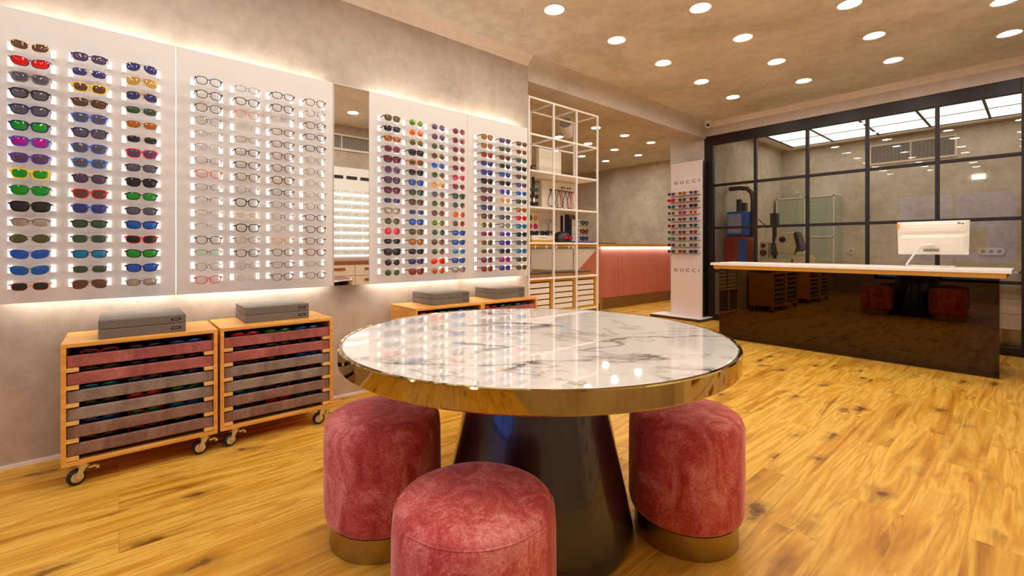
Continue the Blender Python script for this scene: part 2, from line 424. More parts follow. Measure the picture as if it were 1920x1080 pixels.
# spectacle colours: code -> (word, material)
FR = {}
for code, word, rgb, rough, metal in [
    ('k', 'black', (22, 19, 19), .25, 0), ('n', 'navy', (24, 32, 92), .25, 0), ('b', 'blue', (52, 84, 190), .3, 0),
    ('lb', 'bright blue', (34, 124, 214), .3, 0), ('y', 'yellow', (242, 204, 16), .3, 0), ('w', 'cream white', (236, 222, 190), .3, 0),
    ('r', 'red', (206, 26, 44), .3, 0), ('g', 'green', (20, 120, 50), .3, 0), ('v', 'purple', (84, 50, 160), .3, 0),
    ('gy', 'grey', (116, 112, 112), .3, 0), ('br', 'brown', (94, 60, 44), .3, 0), ('t', 'tortoiseshell', (92, 54, 26), .25, 0),
    ('go', 'gold', (214, 170, 96), .25, 1), ('si', 'silver', (170, 168, 170), .25, 1), ('or', 'orange', (206, 92, 26), .3, 0),
    ('cl', 'crystal', (216, 206, 198), .2, 0), ('pk', 'peach', (226, 150, 128), .35, 0), ('be', 'ivory', (238, 220, 182), .35, 0),
    ('te', 'teal', (24, 110, 112), .3, 0), ('ol', 'olive', (112, 104, 60), .3, 0), ('am', 'amber', (216, 146, 50), .25, 0),
    ('wi', 'wine', (112, 26, 36), .25, 0), ('pl', 'plum', (110, 50, 80), .3, 0), ('tp', 'taupe', (150, 128, 110), .3, 0)]:
    FR[code] = (word, principled('frame_' + word.replace(' ', '_'), srgb(*rgb), rough, metal))
LN = {'c': ('clear', M['clear'])}
for code, word, rgb, see, metal in [
    ('dk', 'black', (34, 34, 40), .25, .25), ('gr', 'grey', (86, 84, 96), .32, .3), ('br', 'brown', (92, 62, 48), .32, .2),
    ('pu', 'dusky purple', (84, 62, 92), .32, .25), ('rd', 'red mirror', (236, 26, 18), .08, .35), ('gm', 'green mirror', (24, 150, 44), .1, .35),
    ('mg', 'magenta mirror', (176, 20, 150), .08, .35), ('bm', 'blue mirror', (30, 92, 190), .1, .4), ('cy', 'cyan mirror', (16, 130, 180), .1, .4),
    ('am', 'amber', (170, 98, 28), .25, .3), ('ol', 'olive', (78, 76, 44), .3, .2), ('gn', 'dark green', (52, 78, 58), .3, .2),
    ('go', 'gold', (206, 160, 88), .2, .4), ('bl', 'navy', (54, 56, 110), .28, .25), ('si', 'silver mirror', (176, 166, 156), .1, .6),
    ('or', 'orange mirror', (222, 86, 20), .12, .35), ('pl', 'plum', (112, 40, 70), .3, .25), ('rs', 'rust', (130, 54, 30), .25, .25),
    ('pk', 'raspberry', (190, 50, 84), .2, .3), ('lg', 'bright green', (70, 130, 34), .15, .35), ('vm', 'violet mirror', (74, 52, 190), .1, .4)]:
    LN[code] = (word, tinted_lens('lens_' + word.replace(' ', '_'), srgb(*rgb), see, metal))

# ------------------------------------------------------------------ spectacles
# style: lens width, height, superellipse n, taper, outer tilt, rim thickness, gap, word, rim kind
ST = {
    'rect':  (.052, .036, 3.0, .14, .00, .0030, .018, 'rectangular', 'full'),
    'rectt': (.052, .033, 3.0, .10, .00, .0016, .019, 'slim rectangular', 'full'),
    'way':   (.051, .040, 3.0, .22, .03, .0046, .017, 'square', 'full'),
    'big':   (.056, .043, 3.0, .22, .04, .0048, .014, 'oversized square', 'full'),
    'panto': (.049, .041, 2.6, .14, .02, .0032, .019, 'rounded', 'full'),
    'pant2': (.050, .042, 2.6, .16, .03, .0046, .018, 'thick rounded', 'full'),
    'round': (.047, .044, 2.0, .00, .00, .0016, .021, 'round', 'full'),
    'roundf': (.052, .049, 2.1, .04, .00, .0034, .017, 'large round', 'full'),
    'oval':  (.058, .040, 2.0, .00, .00, .0014, .018, 'oval', 'full'),
    'avi':   (.055, .044, 2.6, .30, -.04, .0016, .016, 'aviator', 'full'),
    'sport': (.057, .039, 2.6, .14, .14, .0026, .012, 'wraparound', 'full'),
    'wrap':  (.055, .037, 2.8, .12, .06, .0040, .014, 'curved sport', 'full'),
    'semi':  (.053, .036, 3.0, .10, .00, .0024, .018, 'half-rim', 'top'),
    'rimless': (.053, .034, 3.0, .10, .00, .0008, .018, 'rimless', 'top'),
    'cat':   (.052, .040, 3.0, .20, .14, .0044, .017, 'cat-eye', 'full'),
}
FD = 0.086          # distance of the fronts from the panel
def outline(w, h, n, taper, tilt, sgn, grow=0.0, k=28):
    pts = []
    W, H = w/2 + grow, h/2 + grow
    for i in range(k):
        a = 2*PI*i/k
        c, s = math.cos(a), math.sin(a)
        x = W*math.copysign(abs(c)**(2/n), c); z = H*math.copysign(abs(s)**(2/n), s)
        x *= 1 + taper*z/h
        z += tilt*x*sgn
        if taper > .25 and z < 0: x += sgn*(-z)*0.22
        pts.append((x, z))
    return pts
def wrapy(u): return 1.5*u*u
_cache = {}
def spec_meshes(style):
    if style in _cache: return _cache[style]
    w, h, n, taper, tilt, t, gap, word, kind = ST[style]
    cx = (w + gap)/2
    dep = 0.0042 if t > .0025 else 0.0026
    bm = NB()
    K = 28
    for sgn in (-1, 1):
        inn = outline(w, h, n, taper, tilt, sgn, 0, K); out = outline(w, h, n, taper, tilt, sgn, t, K)
        rng = range(K) if kind == 'full' else (range(0, K//2) if kind == 'top' else [])
        vs = {}
        idxs = sorted(set(list(rng) + [(i+1) % K for i in rng]))
        for i in idxs:
            row = []
            for (x, z), dy in ((inn[i], 0), (out[i], 0), (out[i], dep), (inn[i], dep)):
                u = sgn*cx + x
                row.append(bm.verts.new((u, wrapy(u) + dy, z)))
            vs[i] = row
        for i in rng:
            A, B = vs[i], vs[(i+1) % K]
            for q in range(4):
                bm.faces.new((A[q], A[(q+1) % 4], B[(q+1) % 4], B[q]))
        if kind == 'top':
            bm.faces.new(vs[0]); bm.faces.new(vs[K//2][::-1])
        # end piece carrying the hinge
        ue = sgn*(cx + w/2 + (t if kind != 'none' else 0))
        zc = h*0.30 + tilt*w/2
        tall = 0.0075 if t > .0028 else 0.003
        xa, xb = sorted((ue - sgn*0.003, ue + sgn*0.0065))
        box(bm, xa, xb, wrapy(ue) , wrapy(ue) + 0.006, zc - tall/2, zc + tall/2)
    # bridge
    g2 = gap/2 + 0.001
    zb = h*0.16
    bt = max(t*1.1, .0016)
    pts = [(-g2, wrapy(g2) + dep/2, zb), (-g2*.5, dep/2, zb + .0022), (0, dep/2 - .0005, zb + .003), (g2*.5, dep/2, zb + .0022), (g2, wrapy(g2) + dep/2, zb)]
    tube(bm, pts, bt*.8, 8)
    if style == 'avi':
        tube(bm, [(-cx*.75, .002, h*.47), (0, 0, h*.42), (cx*.75, .002, h*.47)], .0011, 6)
    # nose pads
    for sgn in (-1, 1):
        cbox(bm, sgn*gap*.36, .006, -h*.12, .002, .005, .009)
    fme = bpy.data.meshes.new('frame_' + style); bmesh.ops.recalc_face_normals(bm, faces=bm.faces); bm.to_mesh(fme); bm.free()
    # thin lens shells
    lme = []
    for sgn in (-1, 1):
        bm = NB(); inn = outline(w, h, n, taper, tilt, sgn, 0.0003, K)
        rings = []
        for f, dome in ((1.0, 0.0), (0.72, -0.0012), (0.38, -0.0019)):
            rings.append([bm.verts.new((sgn*cx + x*f, wrapy(sgn*cx + x*f) + dep*.45 + dome, z*f)) for x, z in inn])
        c0 = bm.verts.new((sgn*cx, wrapy(cx) + dep*.45 - .0021, 0))
        for A, B in zip(rings, rings[1:]):
            for i in range(K): bm.faces.new((A[i], A[(i+1) % K], B[(i+1) % K], B[i]))
        for i in range(K): bm.faces.new((rings[-1][i], rings[-1][(i+1) % K], c0))
        bmesh.ops.recalc_face_normals(bm, faces=bm.faces)
        me = bpy.data.meshes.new('lens_' + style); bm.to_mesh(me); bm.free()
        for p in me.polygons: p.use_smooth = True
        lme.append(me)
    tme = []
    L = FD - 0.0135
    for sgn in (-1, 1):
        bm = NB()
        ue = sgn*(cx + w/2 + (t if kind != 'none' else 0) + .0045); y0 = wrapy(ue) + .003
        zc = h*0.30 + tilt*w/2
        a, b, th = ((.0075, .0050, .0034) if t > .0028 else (.0026, .0022, .0014))
        pr = [(y0, zc + a/2), (L, zc + b/2 - .001), (L, zc - b/2 - .001), (y0, zc - a/2)]
        prism(bm, pr, 0, ue - th/2, ue + th/2)
        bmesh.ops.recalc_face_normals(bm, faces=bm.faces)
        me = bpy.data.meshes.new('temple_' + style); bm.to_mesh(me); bm.free(); tme.append(me)
    for me in [fme] + lme + tme:
        me.materials.append(M['rubber'])
    _cache[style] = (fme, lme, tme, w, h, cx)
    return _cache[style]

def mobj(name, me, mat, parent, loc=(0, 0, 0)):
    o = bpy.data.objects.new(name, me); link(o, parent); o.location = loc
    o.material_slots[0].link = 'OBJECT'; o.material_slots[0].material = mat
    return o

_tagme = None
def spectacles(style, fr, ln, loc, rz, name, label, cat, group, templemat=None, redtag=False, y=-FD, temples=True):
    global _tagme
    fme, lme, tme, w, h, cx = spec_meshes(style)
    t = thing(name, label, cat, loc, rz, group)
    fm = FR[fr][1]
    mobj('frame', fme, fm, t, (0, y, 0))
    for me in lme: mobj('lens', me, LN[ln][1], t, (0, y, 0))
    if temples:
        for me in tme: mobj('temple', me, templemat or fm, t, (0, y, 0))
    if redtag:
        if _tagme is None:
            bm = NB(); cyl(bm, (0, 0, 0), (0, -.0012, 0), .0085, 14)
            _tagme = bpy.data.meshes.new('price_tag'); bm.to_mesh(_tagme); bm.free(); _tagme.materials.append(M['red'])
        mobj('price_tag', _tagme, M['red'], t, (cx + .007, y + wrapy(cx) - .0022, -.0105))
    return t

WORDS = ['top', 'second', 'third', 'fourth', 'fifth', 'sixth', 'seventh', 'eighth', 'ninth', 'tenth', 'eleventh', 'twelfth', 'thirteenth', 'fourteenth', 'fifteenth', 'bottom']
CW = ['first', 'second', 'third', 'fourth', 'fifth']
def spec_label(style, fr, ln, kind, where):
    a = f"{FR[fr][0]} {ST[style][7]} {kind}"
    if ln != 'c': a += f" with {LN[ln][0]} lenses"
    return a + ', ' + where

# ------------------------------------------------------------------ room shell
def structure(name, bm, mat, **kw):
    return tag(obj(name, bm, mat, **kw), kind='structure')

WX = -3.35; GY = 6.83; RX = 0.55; BY = -2.6; CZ = 3.0
bm = NB(); box(bm, -8.2, 1.0, BY - .2, 10.2, -.12, 0); structure('floor', bm, M['floor'])
bm = NB(); box(bm, -8.2, 1.0, BY - .2, 10.2, CZ, CZ + .12); structure('ceiling', bm, M['ceil'])
bm = NB(); box(bm, WX - .25, WX, BY - .2, 3.105, 0, CZ); structure('wall_left', bm, M['wall'])
bm = NB(); box(bm, WX - .25, WX, 3.105, GY, 2.77, CZ); structure('beam_left', bm, M['beam'])
bm = NB(); box(bm, RX, RX + .2, BY - .2, 10.05, 0, CZ); structure('wall_right', bm, M['wall'])
# rounded cove between wall and ceiling
bm = NB()
COVE = [(WX, 2.915), (WX, CZ), (WX + .085, CZ), (WX + .05, CZ - .022), (WX + .02, CZ - .05)]
prism(bm, COVE, 1, BY, 3.105); structure('trim_1', bm, M['cove'])
bm = NB(); prism(bm, COVE, 1, 3.105, GY); structure('trim_4', bm, M['beam'])
bm = NB()
prism(bm, [(GY, 2.93), (GY - .02, CZ - .035), (GY - .06, CZ), (GY, CZ)], 0, WX + .085, RX); structure('trim_2', bm, M['cove'])
# wall over and beside the glass partition, and the pier left of it
bm = NB(); box(bm, WX - .02, RX, GY, GY + .16, 2.80, CZ); structure('wall_far', bm, M['beam'])
bm = NB(); box(bm, -3.945, -3.376, GY, GY + .16, 0, CZ); structure('pillar', bm, M['beam'])
bm = NB(); box(bm, .0, RX, GY, GY + .16, 0, 2.80); structure('wall_far_right', bm, M['frame_black'])
# alcove
bm = NB(); box(bm, -8.0, -3.4, 9.05, 9.2, 0, CZ); structure('wall_alcove', bm, M['alcove'])
bm = NB(); box(bm, -8.1, -7.95, 2.7, 9.2, 0, CZ); structure('wall_alcove_left', bm, M['alcove'])
bm = NB(); box(bm, -8.0, WX - .25, 2.7, 2.9, 0, CZ); structure('wall_alcove_near', bm, M['alcove'])
# workshop behind the glass
bm = NB(); box(bm, -3.45, RX, 9.85, 10.0, 0, CZ); structure('wall_workshop', bm, M['alcove'])
bm = NB(); box(bm, -3.45, -3.30, GY + .16, 9.85, 0, CZ); structure('wall_workshop_left', bm, M['alcove'])
# shop front behind the photographer with its window
bm = NB()
box(bm, WX - .25, -2.6, BY - .2, BY, 0, CZ); box(bm, -.3, RX + .2, BY - .2, BY, 0, CZ)
box(bm, -2.6, -.3, BY - .2, BY, 2.55, CZ); box(bm, -2.6, -.3, BY - .2, BY, 0, .35)
structure('wall_back', bm, M['wall'])
wf = bpy.data.objects.new('window_2', None); link(wf); tag(wf, kind='structure')
bm = NB()
for x in (-2.6, -1.475, -.36): box(bm, x, x + .06, BY - .14, BY - .06, .35, 2.55)
box(bm, -2.6, -.3, BY - .14, BY - .06, .35, .41); box(bm, -2.6, -.3, BY - .14, BY - .06, 2.49, 2.55)
obj('window_frame', bm, M['frame_black'], wf)
bm = NB(); box(bm, -2.58, -.32, BY - .105, BY - .095, .38, 2.52); obj('pane', bm, M['winglass'], wf)
# baseboard line at the left wall
bm = NB(); box(bm, WX, WX + .008, BY, 3.1, 0, .018); structure('baseboard_left', bm, M['white'])
bm = NB(); box(bm, -8.2, 1.0, BY - 4.0, BY - .2, -.14, -.02); structure('ground_outside', bm, M['outside'])

# ------------------------------------------------------------------ glass partition (window_1)
w1 = bpy.data.objects.new('window_1', None); link(w1); tag(w1, kind='structure')
XM = [-3.243, -2.638, -1.993, -1.36, -.738, -.118]
ZM = [.74, 1.395, 2.04]
def bar(x0, x1, z0, z1, d=.05, nm='frame_bar'):
    bm = NB(); box(bm, x0, x1, GY, GY + d, z0, z1)
    o = obj(nm, bm, M['frame_black'], w1, bevel=.003)
    return o
bar(-3.376, -3.243, 0, 2.80, .07, 'frame_post'); bar(-.118, .0, 0, 2.80, .07, 'frame_post')
bar(-3.243, -.118, 2.655, 2.80, .07, 'frame_head'); bar(-3.243, -.118, 0, .085, .07, 'frame_sill')
for x in XM[1:-1]: bar(x - .018, x + .018, .085, 2.655, .05, 'mullion')
for z in ZM:
    for a, b in zip(XM, XM[1:]):
        bar(a + (0.018 if a != XM[0] else 0), b - (0.018 if b != XM[-1] else 0), z - .018, z + .018, .05, 'transom')
zs = [.085] + ZM + [2.655]
for a, b in zip(XM, XM[1:]):
    for z0, z1 in zip(zs, zs[1:]):
        bm = NB(); vs = [bm.verts.new(p) for p in ((a, GY + .024, z0), (b, GY + .024, z0), (b, GY + .024, z1), (a, GY + .024, z1))]
        bm.faces.new(vs); obj('pane', bm, M['pane'], w1)

# ------------------------------------------------------------------ downlights
def downlight_proto():
    bm = NB(); lathe(bm, [(.066, -.001), (.080, -.006), (.083, -.004), (.083, .0)], 28)
    ring = bpy.data.meshes.new('trim_ring'); bm.to_mesh(ring); bm.free(); ring.materials.append(M['down_ring'])
    bm = NB(); disc(bm, (0, 0, -.002), .066, 24)
    for f in bm.faces: f.normal_update()
    bmesh.ops.reverse_faces(bm, faces=[f for f in bm.faces if f.normal.z > 0])
    lamp = bpy.data.meshes.new('lamp'); bm.to_mesh(lamp); bm.free(); lamp.materials.append(M['down'])
    return ring, lamp
RING, LAMP = downlight_proto()
def downlight(x, y, label, group):
    t = thing('ceiling_downlight', label, 'ceiling light', (x, y, CZ), 0, group)
    o = bpy.data.objects.new('trim_ring', RING); link(o, t)
    o = bpy.data.objects.new('lamp', LAMP); link(o, t)
gx = [-2.53, -1.755, -.968, -.174]
rows_far = [5.87, 5.05, 4.24, 3.45, 2.63]
rn = ['row nearest the glass partition', 'second row from the glass partition', 'third row from the glass partition', 'fourth row from the glass partition', 'fifth row from the glass partition']
cn = ['first from the wall panels', 'second from the wall panels', 'third from the wall panels', 'fourth from the wall panels']
for j, y in enumerate(rows_far):
    for i, x in enumerate(gx):
        downlight(x, 2.50 if (j, i) == (4, 3) else y + i*.036, f"recessed round downlight, {rn[j]}, {cn[i]}", 'downlights in the shop ceiling')
for j, y in enumerate([1.82, 1.01, .2, -.61, -1.42]):
    for i, x in enumerate(gx):
        downlight(x, y + (-.12 if i >= 2 else i*.036), 'recessed round downlight over the trolley and stool side of the shop', 'downlights above the photographer')
for i, x in enumerate([-4.60, -5.40, -6.23]):
    for j, y in enumerate([4.93, 5.73, 6.50, 7.30, 8.10]):
        if (i, j) == (0, 0): continue
        downlight(x, y, f"recessed downlight over the pink counter alcove, {CW[i]} line from the beam, {CW[j]} from the rack", 'downlights in the alcove ceiling')

# ------------------------------------------------------------------ wall display panels
PX = -3.25
ZR = [2.071 - .0769*i for i in range(16)]
PANELS = [
    ('first', -.457, .2475, [-.322, -.112, .095], .0735),
    ('second', .2535, 1.142, [.398, .597, .797, .999], .070),
    ('third', 1.410, 2.295, [1.552, 1.753, 1.950, 2.150], .070),
    ('fourth', 2.301, 3.005, [2.448, 2.653, 2.855], .070)]
PLAB = {'first': 'pale wall display panel with three columns of bright sport sunglasses',
        'second': 'pale wall display panel holding only clear-lens eyeglasses beside the mirror',
        'third': 'pale wall display panel with four columns of sunglasses after the mirror',
        'fourth': 'pale wall display panel with three sunglass columns beside the white rack'}
for nm, y0, y1, cols, hw in PANELS:
    # local frame: x along the wall, -y towards the viewer, origin on the panel face
    t = thing('eyewear_display', PLAB[nm], 'display panel', (PX, (y0 + y1)/2, 0), PI/2, 'wall display panels')
    W = (y1 - y0)/2
    bm = NB(); box(bm, -W, W, 0, .028, .827, 2.26, 0); obj('panel_board', bm, M['panel'], t, bevel=.002)
    bm = NB()
    box(bm, -W + .04, W - .04, .0285, .0985, .87, .91, 0); box(bm, -W + .04, W - .04, .0285, .0985, 2.19, 2.22, 0)
    obj('mounting_rail', bm, M['white'], t)
    for zz, s in ((2.246, 1), (.842, -1)):
        bm = NB(); box(bm, -W + .02, W - .02, .032, .052, zz - .008, zz + .008); obj('light_strip', bm, M['led'], t)
    if nm in ('first', 'third'):
        bm = NB(); box(bm, W + .0008, W + .0052, .012, .02, .86, 2.24); obj('seam_light', bm, M['led_seam'], t)
    for c in cols:
        for z in ZR:
            bm = NB(); o_ = c - (y0 + y1)/2; a_, b_ = hw - .009, hw + .009
            prism(bm, [(o_ - b_, 0), (o_ - b_, -.012), (o_ - a_, -.012), (o_ - a_, -.001), (o_ + a_, -.001), (o_ + a_, -.012), (o_ + b_, -.012), (o_ + b_, 0)], 2, z - .019, z + .019)
            for f in bm.faces:
                vs_ = [v.co for v in f.verts]
                if all(abs(v.y + .001) < 1e-5 for v in vs_): f.material_index = 1
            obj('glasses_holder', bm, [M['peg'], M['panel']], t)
# mirror between panels two and three
t = thing('wall_mirror', 'tall narrow mirror set between two eyewear panels', 'mirror', (PX, (1.144 + 1.408)/2, 0), PI/2)
bm = NB(); box(bm, -.128, .128, -.001, .02, .83, 2.255); obj('mirror_glass', bm, M['mirror'], t)
bm = NB(); box(bm, -.131, -.1285, -.004, .02, .827, 2.26); box(bm, .1285, .131, -.004, .02, .827, 2.26); box(bm, -.131, .131, -.004, .02, 2.256, 2.26)
obj('mirror_edge', bm, M['white'], t)
bm = NB(); box(bm, -.1, .1, .0205, .0985, 1.0, 2.1); obj('backing_board', bm, M['white'], t)

D1 = ["sport w br,sport n rd,way gy gr,way k gr,way n gr,way n gm,way b mg,way v pu,way y gm,way g gm,big k dk,semi t si,oval k ol,sport b bm,sport te bm,rect pk dk",
      "rect n pu,semi si bl,way y br,rect k br,way b gr,way n gr,way b gr,way lb gr,panto k pu,way r br,way b bl,rect k gn,rect gy gn,rect n cy,rectt si gn,avi br br",
      "avi si bl,avi go go,avi go bl,rectt k gn,rectt br am,rectt si dk,way r pu,rect n gr,way k dk,rect k gm,rect k gr,wrap n bm,wrap r dk,wrap k gm,wrap n bm,rectt k si"]
D2 = ["panto n c,panto k c,panto t c,round n c,rimless br c,semi si c,rectt k c,panto or c,rectt n c,semi br c,semi tp c,semi si c,panto k c,semi t gl,round k c,panto r c",
      "rectt br c,panto k c,panto pk c,rimless cl c,rectt br c,rect k c,rect k c,panto t c,round br c,pant2 k c,way be c,pant2 k c,rect tp c,panto k c,round tp c,round cl c",
      "rect k c,panto k c,rimless br c,rect br c,rect t c,panto wi c,panto t c,pant2 t c,rect k c,rect gy c,round n c,round ol c,panto am c,panto t c,rect gy c,panto br c",
      "panto t c,round br c,panto t c,rect n c,rect n c,round gy c,round br c,round gy c,oval br c,round k c,rect k c,panto k c,panto br c,panto wi c,rectt gy c,panto gy c"]
D3 = ["panto t ol,rect k dk,rect t am,panto pl pl,big k pl,roundf tp pu,pant2 k pu,pant2 k pl,rectt n bl,way tp si,round k ol,roundf pk pk,semi k dk,big k dk,round k dk,round go gn",
      "round go lg,round go or,round go ol,way k dk,panto or ol,panto k dk,panto k bm,panto k gn,panto k br,rectt si bl,panto n bm,panto t ol,panto t am,rect k dk,rect n bl,way wi rs",
      "round gy pu,round pl pu,round go gn,round go ol,round si bm,round go gn*,round go go*,round gy gr*,round go gn*,round br br*,round go lg*,round si gn,round br br*,round go gn*,avi go rd,round go am*",
      "round br pl*,round br pl*,round br pl*,round tp br*,round wi pl*,round wi pk*,round pl pl*,panto k gn,round gy gn*,round go or,round am br*,rect k bm,rect k bm,rectt si cy,rect k bm,rect t si"]
D4 = ["panto k am,panto te am,panto wi rs,rect n bl,way v bl,way k dk,way k br,way k pl,panto k bl,panto t br,round go ol,rectt pl pl,panto go ol,rectt go ol,panto pl pl,panto br rs",
      "rect n pu,rect k ol,rect br br,rect gy dk,rect n bm,rect k dk,round n vm,rectt go go,rectt si gr,rect k gr,rect k si,rectt br vm,rect k vm,rect br dk,rect k mg,rect k vm",
      "rect wi br,rect am br,rect k gn,rect k dk,rect t ol,rect n gr,rectt n bm,rect k gn,rect t am,rect wi rd,rect n cy,rect k dk,rect k gr,rect te cy,rect k ol,rect t ol"]
LN['gl'] = ('pale green', tinted_lens('lens_pale_green', srgb(170, 220, 180), .55, .1))
for (nm, y0, y1, cols, hw), D in zip(PANELS, (D1, D2, D3, D4)):
    for ci, (cy, s) in enumerate(zip(cols, D)):
        items = s.split(',')
        assert len(items) == 16, (nm, ci, len(items))
        for ri, it in enumerate(items):
            redtag = it.endswith('*'); st, fr, ln = it.rstrip('*').split()
            eye = nm == 'second'
            kind = 'eyeglasses' if eye else 'sunglasses'
            tm = None
            if (nm, ci, ri) in (('third', 0, 7), ('fourth', 0, 7)): tm = FR['r'][1]
            if (nm, ci, ri) in (('fourth', 1, 1),): tm = FR['b'][1]
            if (nm, ci, ri) in (('first', 1, 2),): tm = FR['b'][1]
            if (nm, ci, ri) in (('first', 1, 3), ('first', 1, 1)): tm = FR['r'][1]
            if (nm, ci, ri) in (('first', 0, 0),): tm = FR['y'][1]
            spectacles(st, fr, ln, (PX, cy + random.uniform(-.0015, .0015), ZR[ri] - .005 + random.uniform(-.0015, .0015)), PI/2, kind,
                       spec_label(st, fr, ln, kind, f"{WORDS[ri]} row, {CW[ci]} column, {nm} wall panel"), kind,
                       f"{kind} on the {nm} wall panel", tm, redtag)

# ------------------------------------------------------------------ pine trolleys
def caster(parent, x, y, turn):
    # local y is the rolling direction; the wheel trails to -y, the brake pedal points to +y
    bm = NB()
    box(bm, -.030, .030, -.026, .030, .0945, .0998)
    cyl(bm, (0, .002, .0945), (0, .002, .083), .019, 18)
    for s in (-1, 1):
        prism(bm, [(.020, .084), (-.014, .084), (-.028, .036), (-.020, .026), (-.012, .034), (.006, .066)], 0, s*.0165 - .0016, s*.0165 + .0016)
    box(bm, -.018, .018, -.02, .022, .080, .085)
    box(bm, -.016, .016, .02, .050, .062, .072); box(bm, -.020, .020, .046, .058, .052, .066)
    cyl(bm, (-.022, -.020, .036), (.022, -.020, .036), .008, 12)
    c = obj('caster', bm, M['steel'], parent, loc=(x, y, 0), bevel=.001); c.rotation_euler = (0, 0, turn)
    bm = NB()
    pr = [(.021, -.0125), (.031, -.0125), (.0350, -.008), (.0356, 0), (.0350, .008), (.031, .0125), (.021, .0125), (.021, -.0125)]
    lathe(bm, pr, 32, 0)
    lathe(bm, [(0, -.0150), (.008, -.0145), (.010, -.011), (.0235, -.0134), (.0240, 0), (.0235, .0134), (.010, .011), (.008, .0145), (0, .0150)], 24, 1)
    bmesh.ops.rotate(bm, verts=bm.verts, cent=(0, 0, 0), matrix=Matrix.Rotation(PI/2, 3, 'Y'))
    obj('wheel', bm, [M['rubber'], M['steel']], c, smooth=False, loc=(0, -.020, .0359))

TW = .604
TROL = [  # front x, centre y, words, full view
    (-2.888, .102, 'nearest the shop entrance', 'first'), (-2.902, .718, 'under the clear eyeglasses panel', 'second'),
    (-2.915, 1.907, 'half hidden behind the marble table', 'third'), (-2.915, 2.513, 'beside the white metal rack', 'fourth')]
tray_mats = ['vpink', 'vpink', 'vgrey', 'vgrey', 'vbrown', 'vbrown']
ORD = ['top', 'second', 'third', 'fourth', 'fifth', 'bottom']
for fx, cy, where, num in TROL:
    dep = .395
    t = thing('tray_trolley', f"pine trolley of six velvet-fronted trays, {where}", 'trolley', (fx - dep/2, cy, 0), PI/2, 'pine tray trolleys')
    h = TW/2 - .001; d = dep/2
    for s in (-1, 1):
        bm = NB(); xa, xb = sorted((s*h, s*(h - .018))); box(bm, xa, xb, -d, d, .118, .642); obj('side_board', bm, M['pine'], t, bevel=.0015)
    bm = NB(); box(bm, -h, h, -d, d, .642, .66); obj('top_board', bm, M['pine'], t, bevel=.0015)
    bm = NB(); box(bm, -h, h, -d, d, .100, .118); obj('bottom_board', bm, M['pine'], t, bevel=.0015)
    bm = NB(); box(bm, -h + .018, h - .018, d - .008, d, .118, .642); obj('back_board', bm, M['pine'], t)
    for k in range(6):
        zb = .5475 - .0814*k
        hw = h - .0195
        bm = NB()
        box(bm, -hw + .004, hw - .004, -d + .03, d - .02, zb, zb + .006)
        for s in (-1, 1):
            xa, xb = sorted((s*(hw - .004), s*(hw - .012))); box(bm, xa, xb, -d + .03, d - .02, zb + .006, zb + .03)
        box(bm, -hw + .012, hw - .012, d - .028, d - .02, zb + .006, zb + .03)
        for q in (-.084, .084): box(bm, q - .002, q + .002, -d + .03, d - .028, zb + .006, zb + .04)
        tr = obj('tray', bm, M['felt'], t)
        bm = NB(); box(bm, -hw, hw, -d + .010, -d + .0295, zb, zb + .055)
        fo = obj('tray_front', bm, M[tray_mats[k]], tr, bevel=.006, segs=3)
        fo['label'] = {'vpink': 'dusty pink velvet tray front', 'vgrey': 'grey velvet tray front', 'vbrown': 'brown velvet tray front'}[tray_mats[k]]
        for s in (-1, 1):
            xa, xb = sorted((s*(h - .0182), s*(h - .060)))
            bm = NB(); box(bm, xa, xb, -d + .004, d - .03, zb - .0185, zb - .0008); obj('runner', bm, M['pine2'], t)
    for (x, y, a) in ((-.232, -.158, -PI/2 + .35), (.245, -.158, -PI/2 + .1), (-.245, .15, -PI/2), (.245, .15, -PI/2 + .5)): caster(t, x, y, a)
    # glasses lying in the trays
    pal = [('r', 'dk'), ('k', 'gr'), ('n', 'bl'), ('k', 'c'), ('r', 'rd'), ('br', 'br'), ('b', 'bm'), ('g', 'gm'), ('k', 'dk'), ('v', 'pu'), ('te', 'cy'), ('wi', 'pl'), ('si', 'c'), ('gy', 'gr')]
    pw = ['left end', 'middle', 'right end']
    for k in range(6 if num in ('first', 'second') else 1):
        zb = .5475 - .0814*k
        for q in range(3):
            fr, ln = pal[(k*5 + q*3 + (0 if num == 'first' else 4)) % len(pal)]
            if num == 'first' and (k, q) == (0, 0): fr, ln = 'r', 'dk'
            if num == 'first' and (k, q) == (4, 2): fr, ln = 'lb', 'cy'
            if num == 'first' and (k, q) == (4, 1): fr, ln = 'r', 'gm'
            if num == 'first' and (k, q) == (3, 0): fr, ln = 'g', 'ol'
            lx = (-.168, 0, .168)[q]
            kind = 'sunglasses' if ln != 'c' else 'eyeglasses'
            spectacles(['way', 'wrap', 'rect', 'panto'][(k + q) % 4], fr, ln, (fx - dep/2 + .135, cy + lx + random.uniform(-.002, .002), zb + .045), PI/2 + random.uniform(-.05, .05), kind,
                       f"{FR[fr][0]} {kind} in the {ORD[k]} tray, {pw[q]}, of the {num} pine trolley", kind, f"glasses in the trays of the {num} trolley", y=0.0)

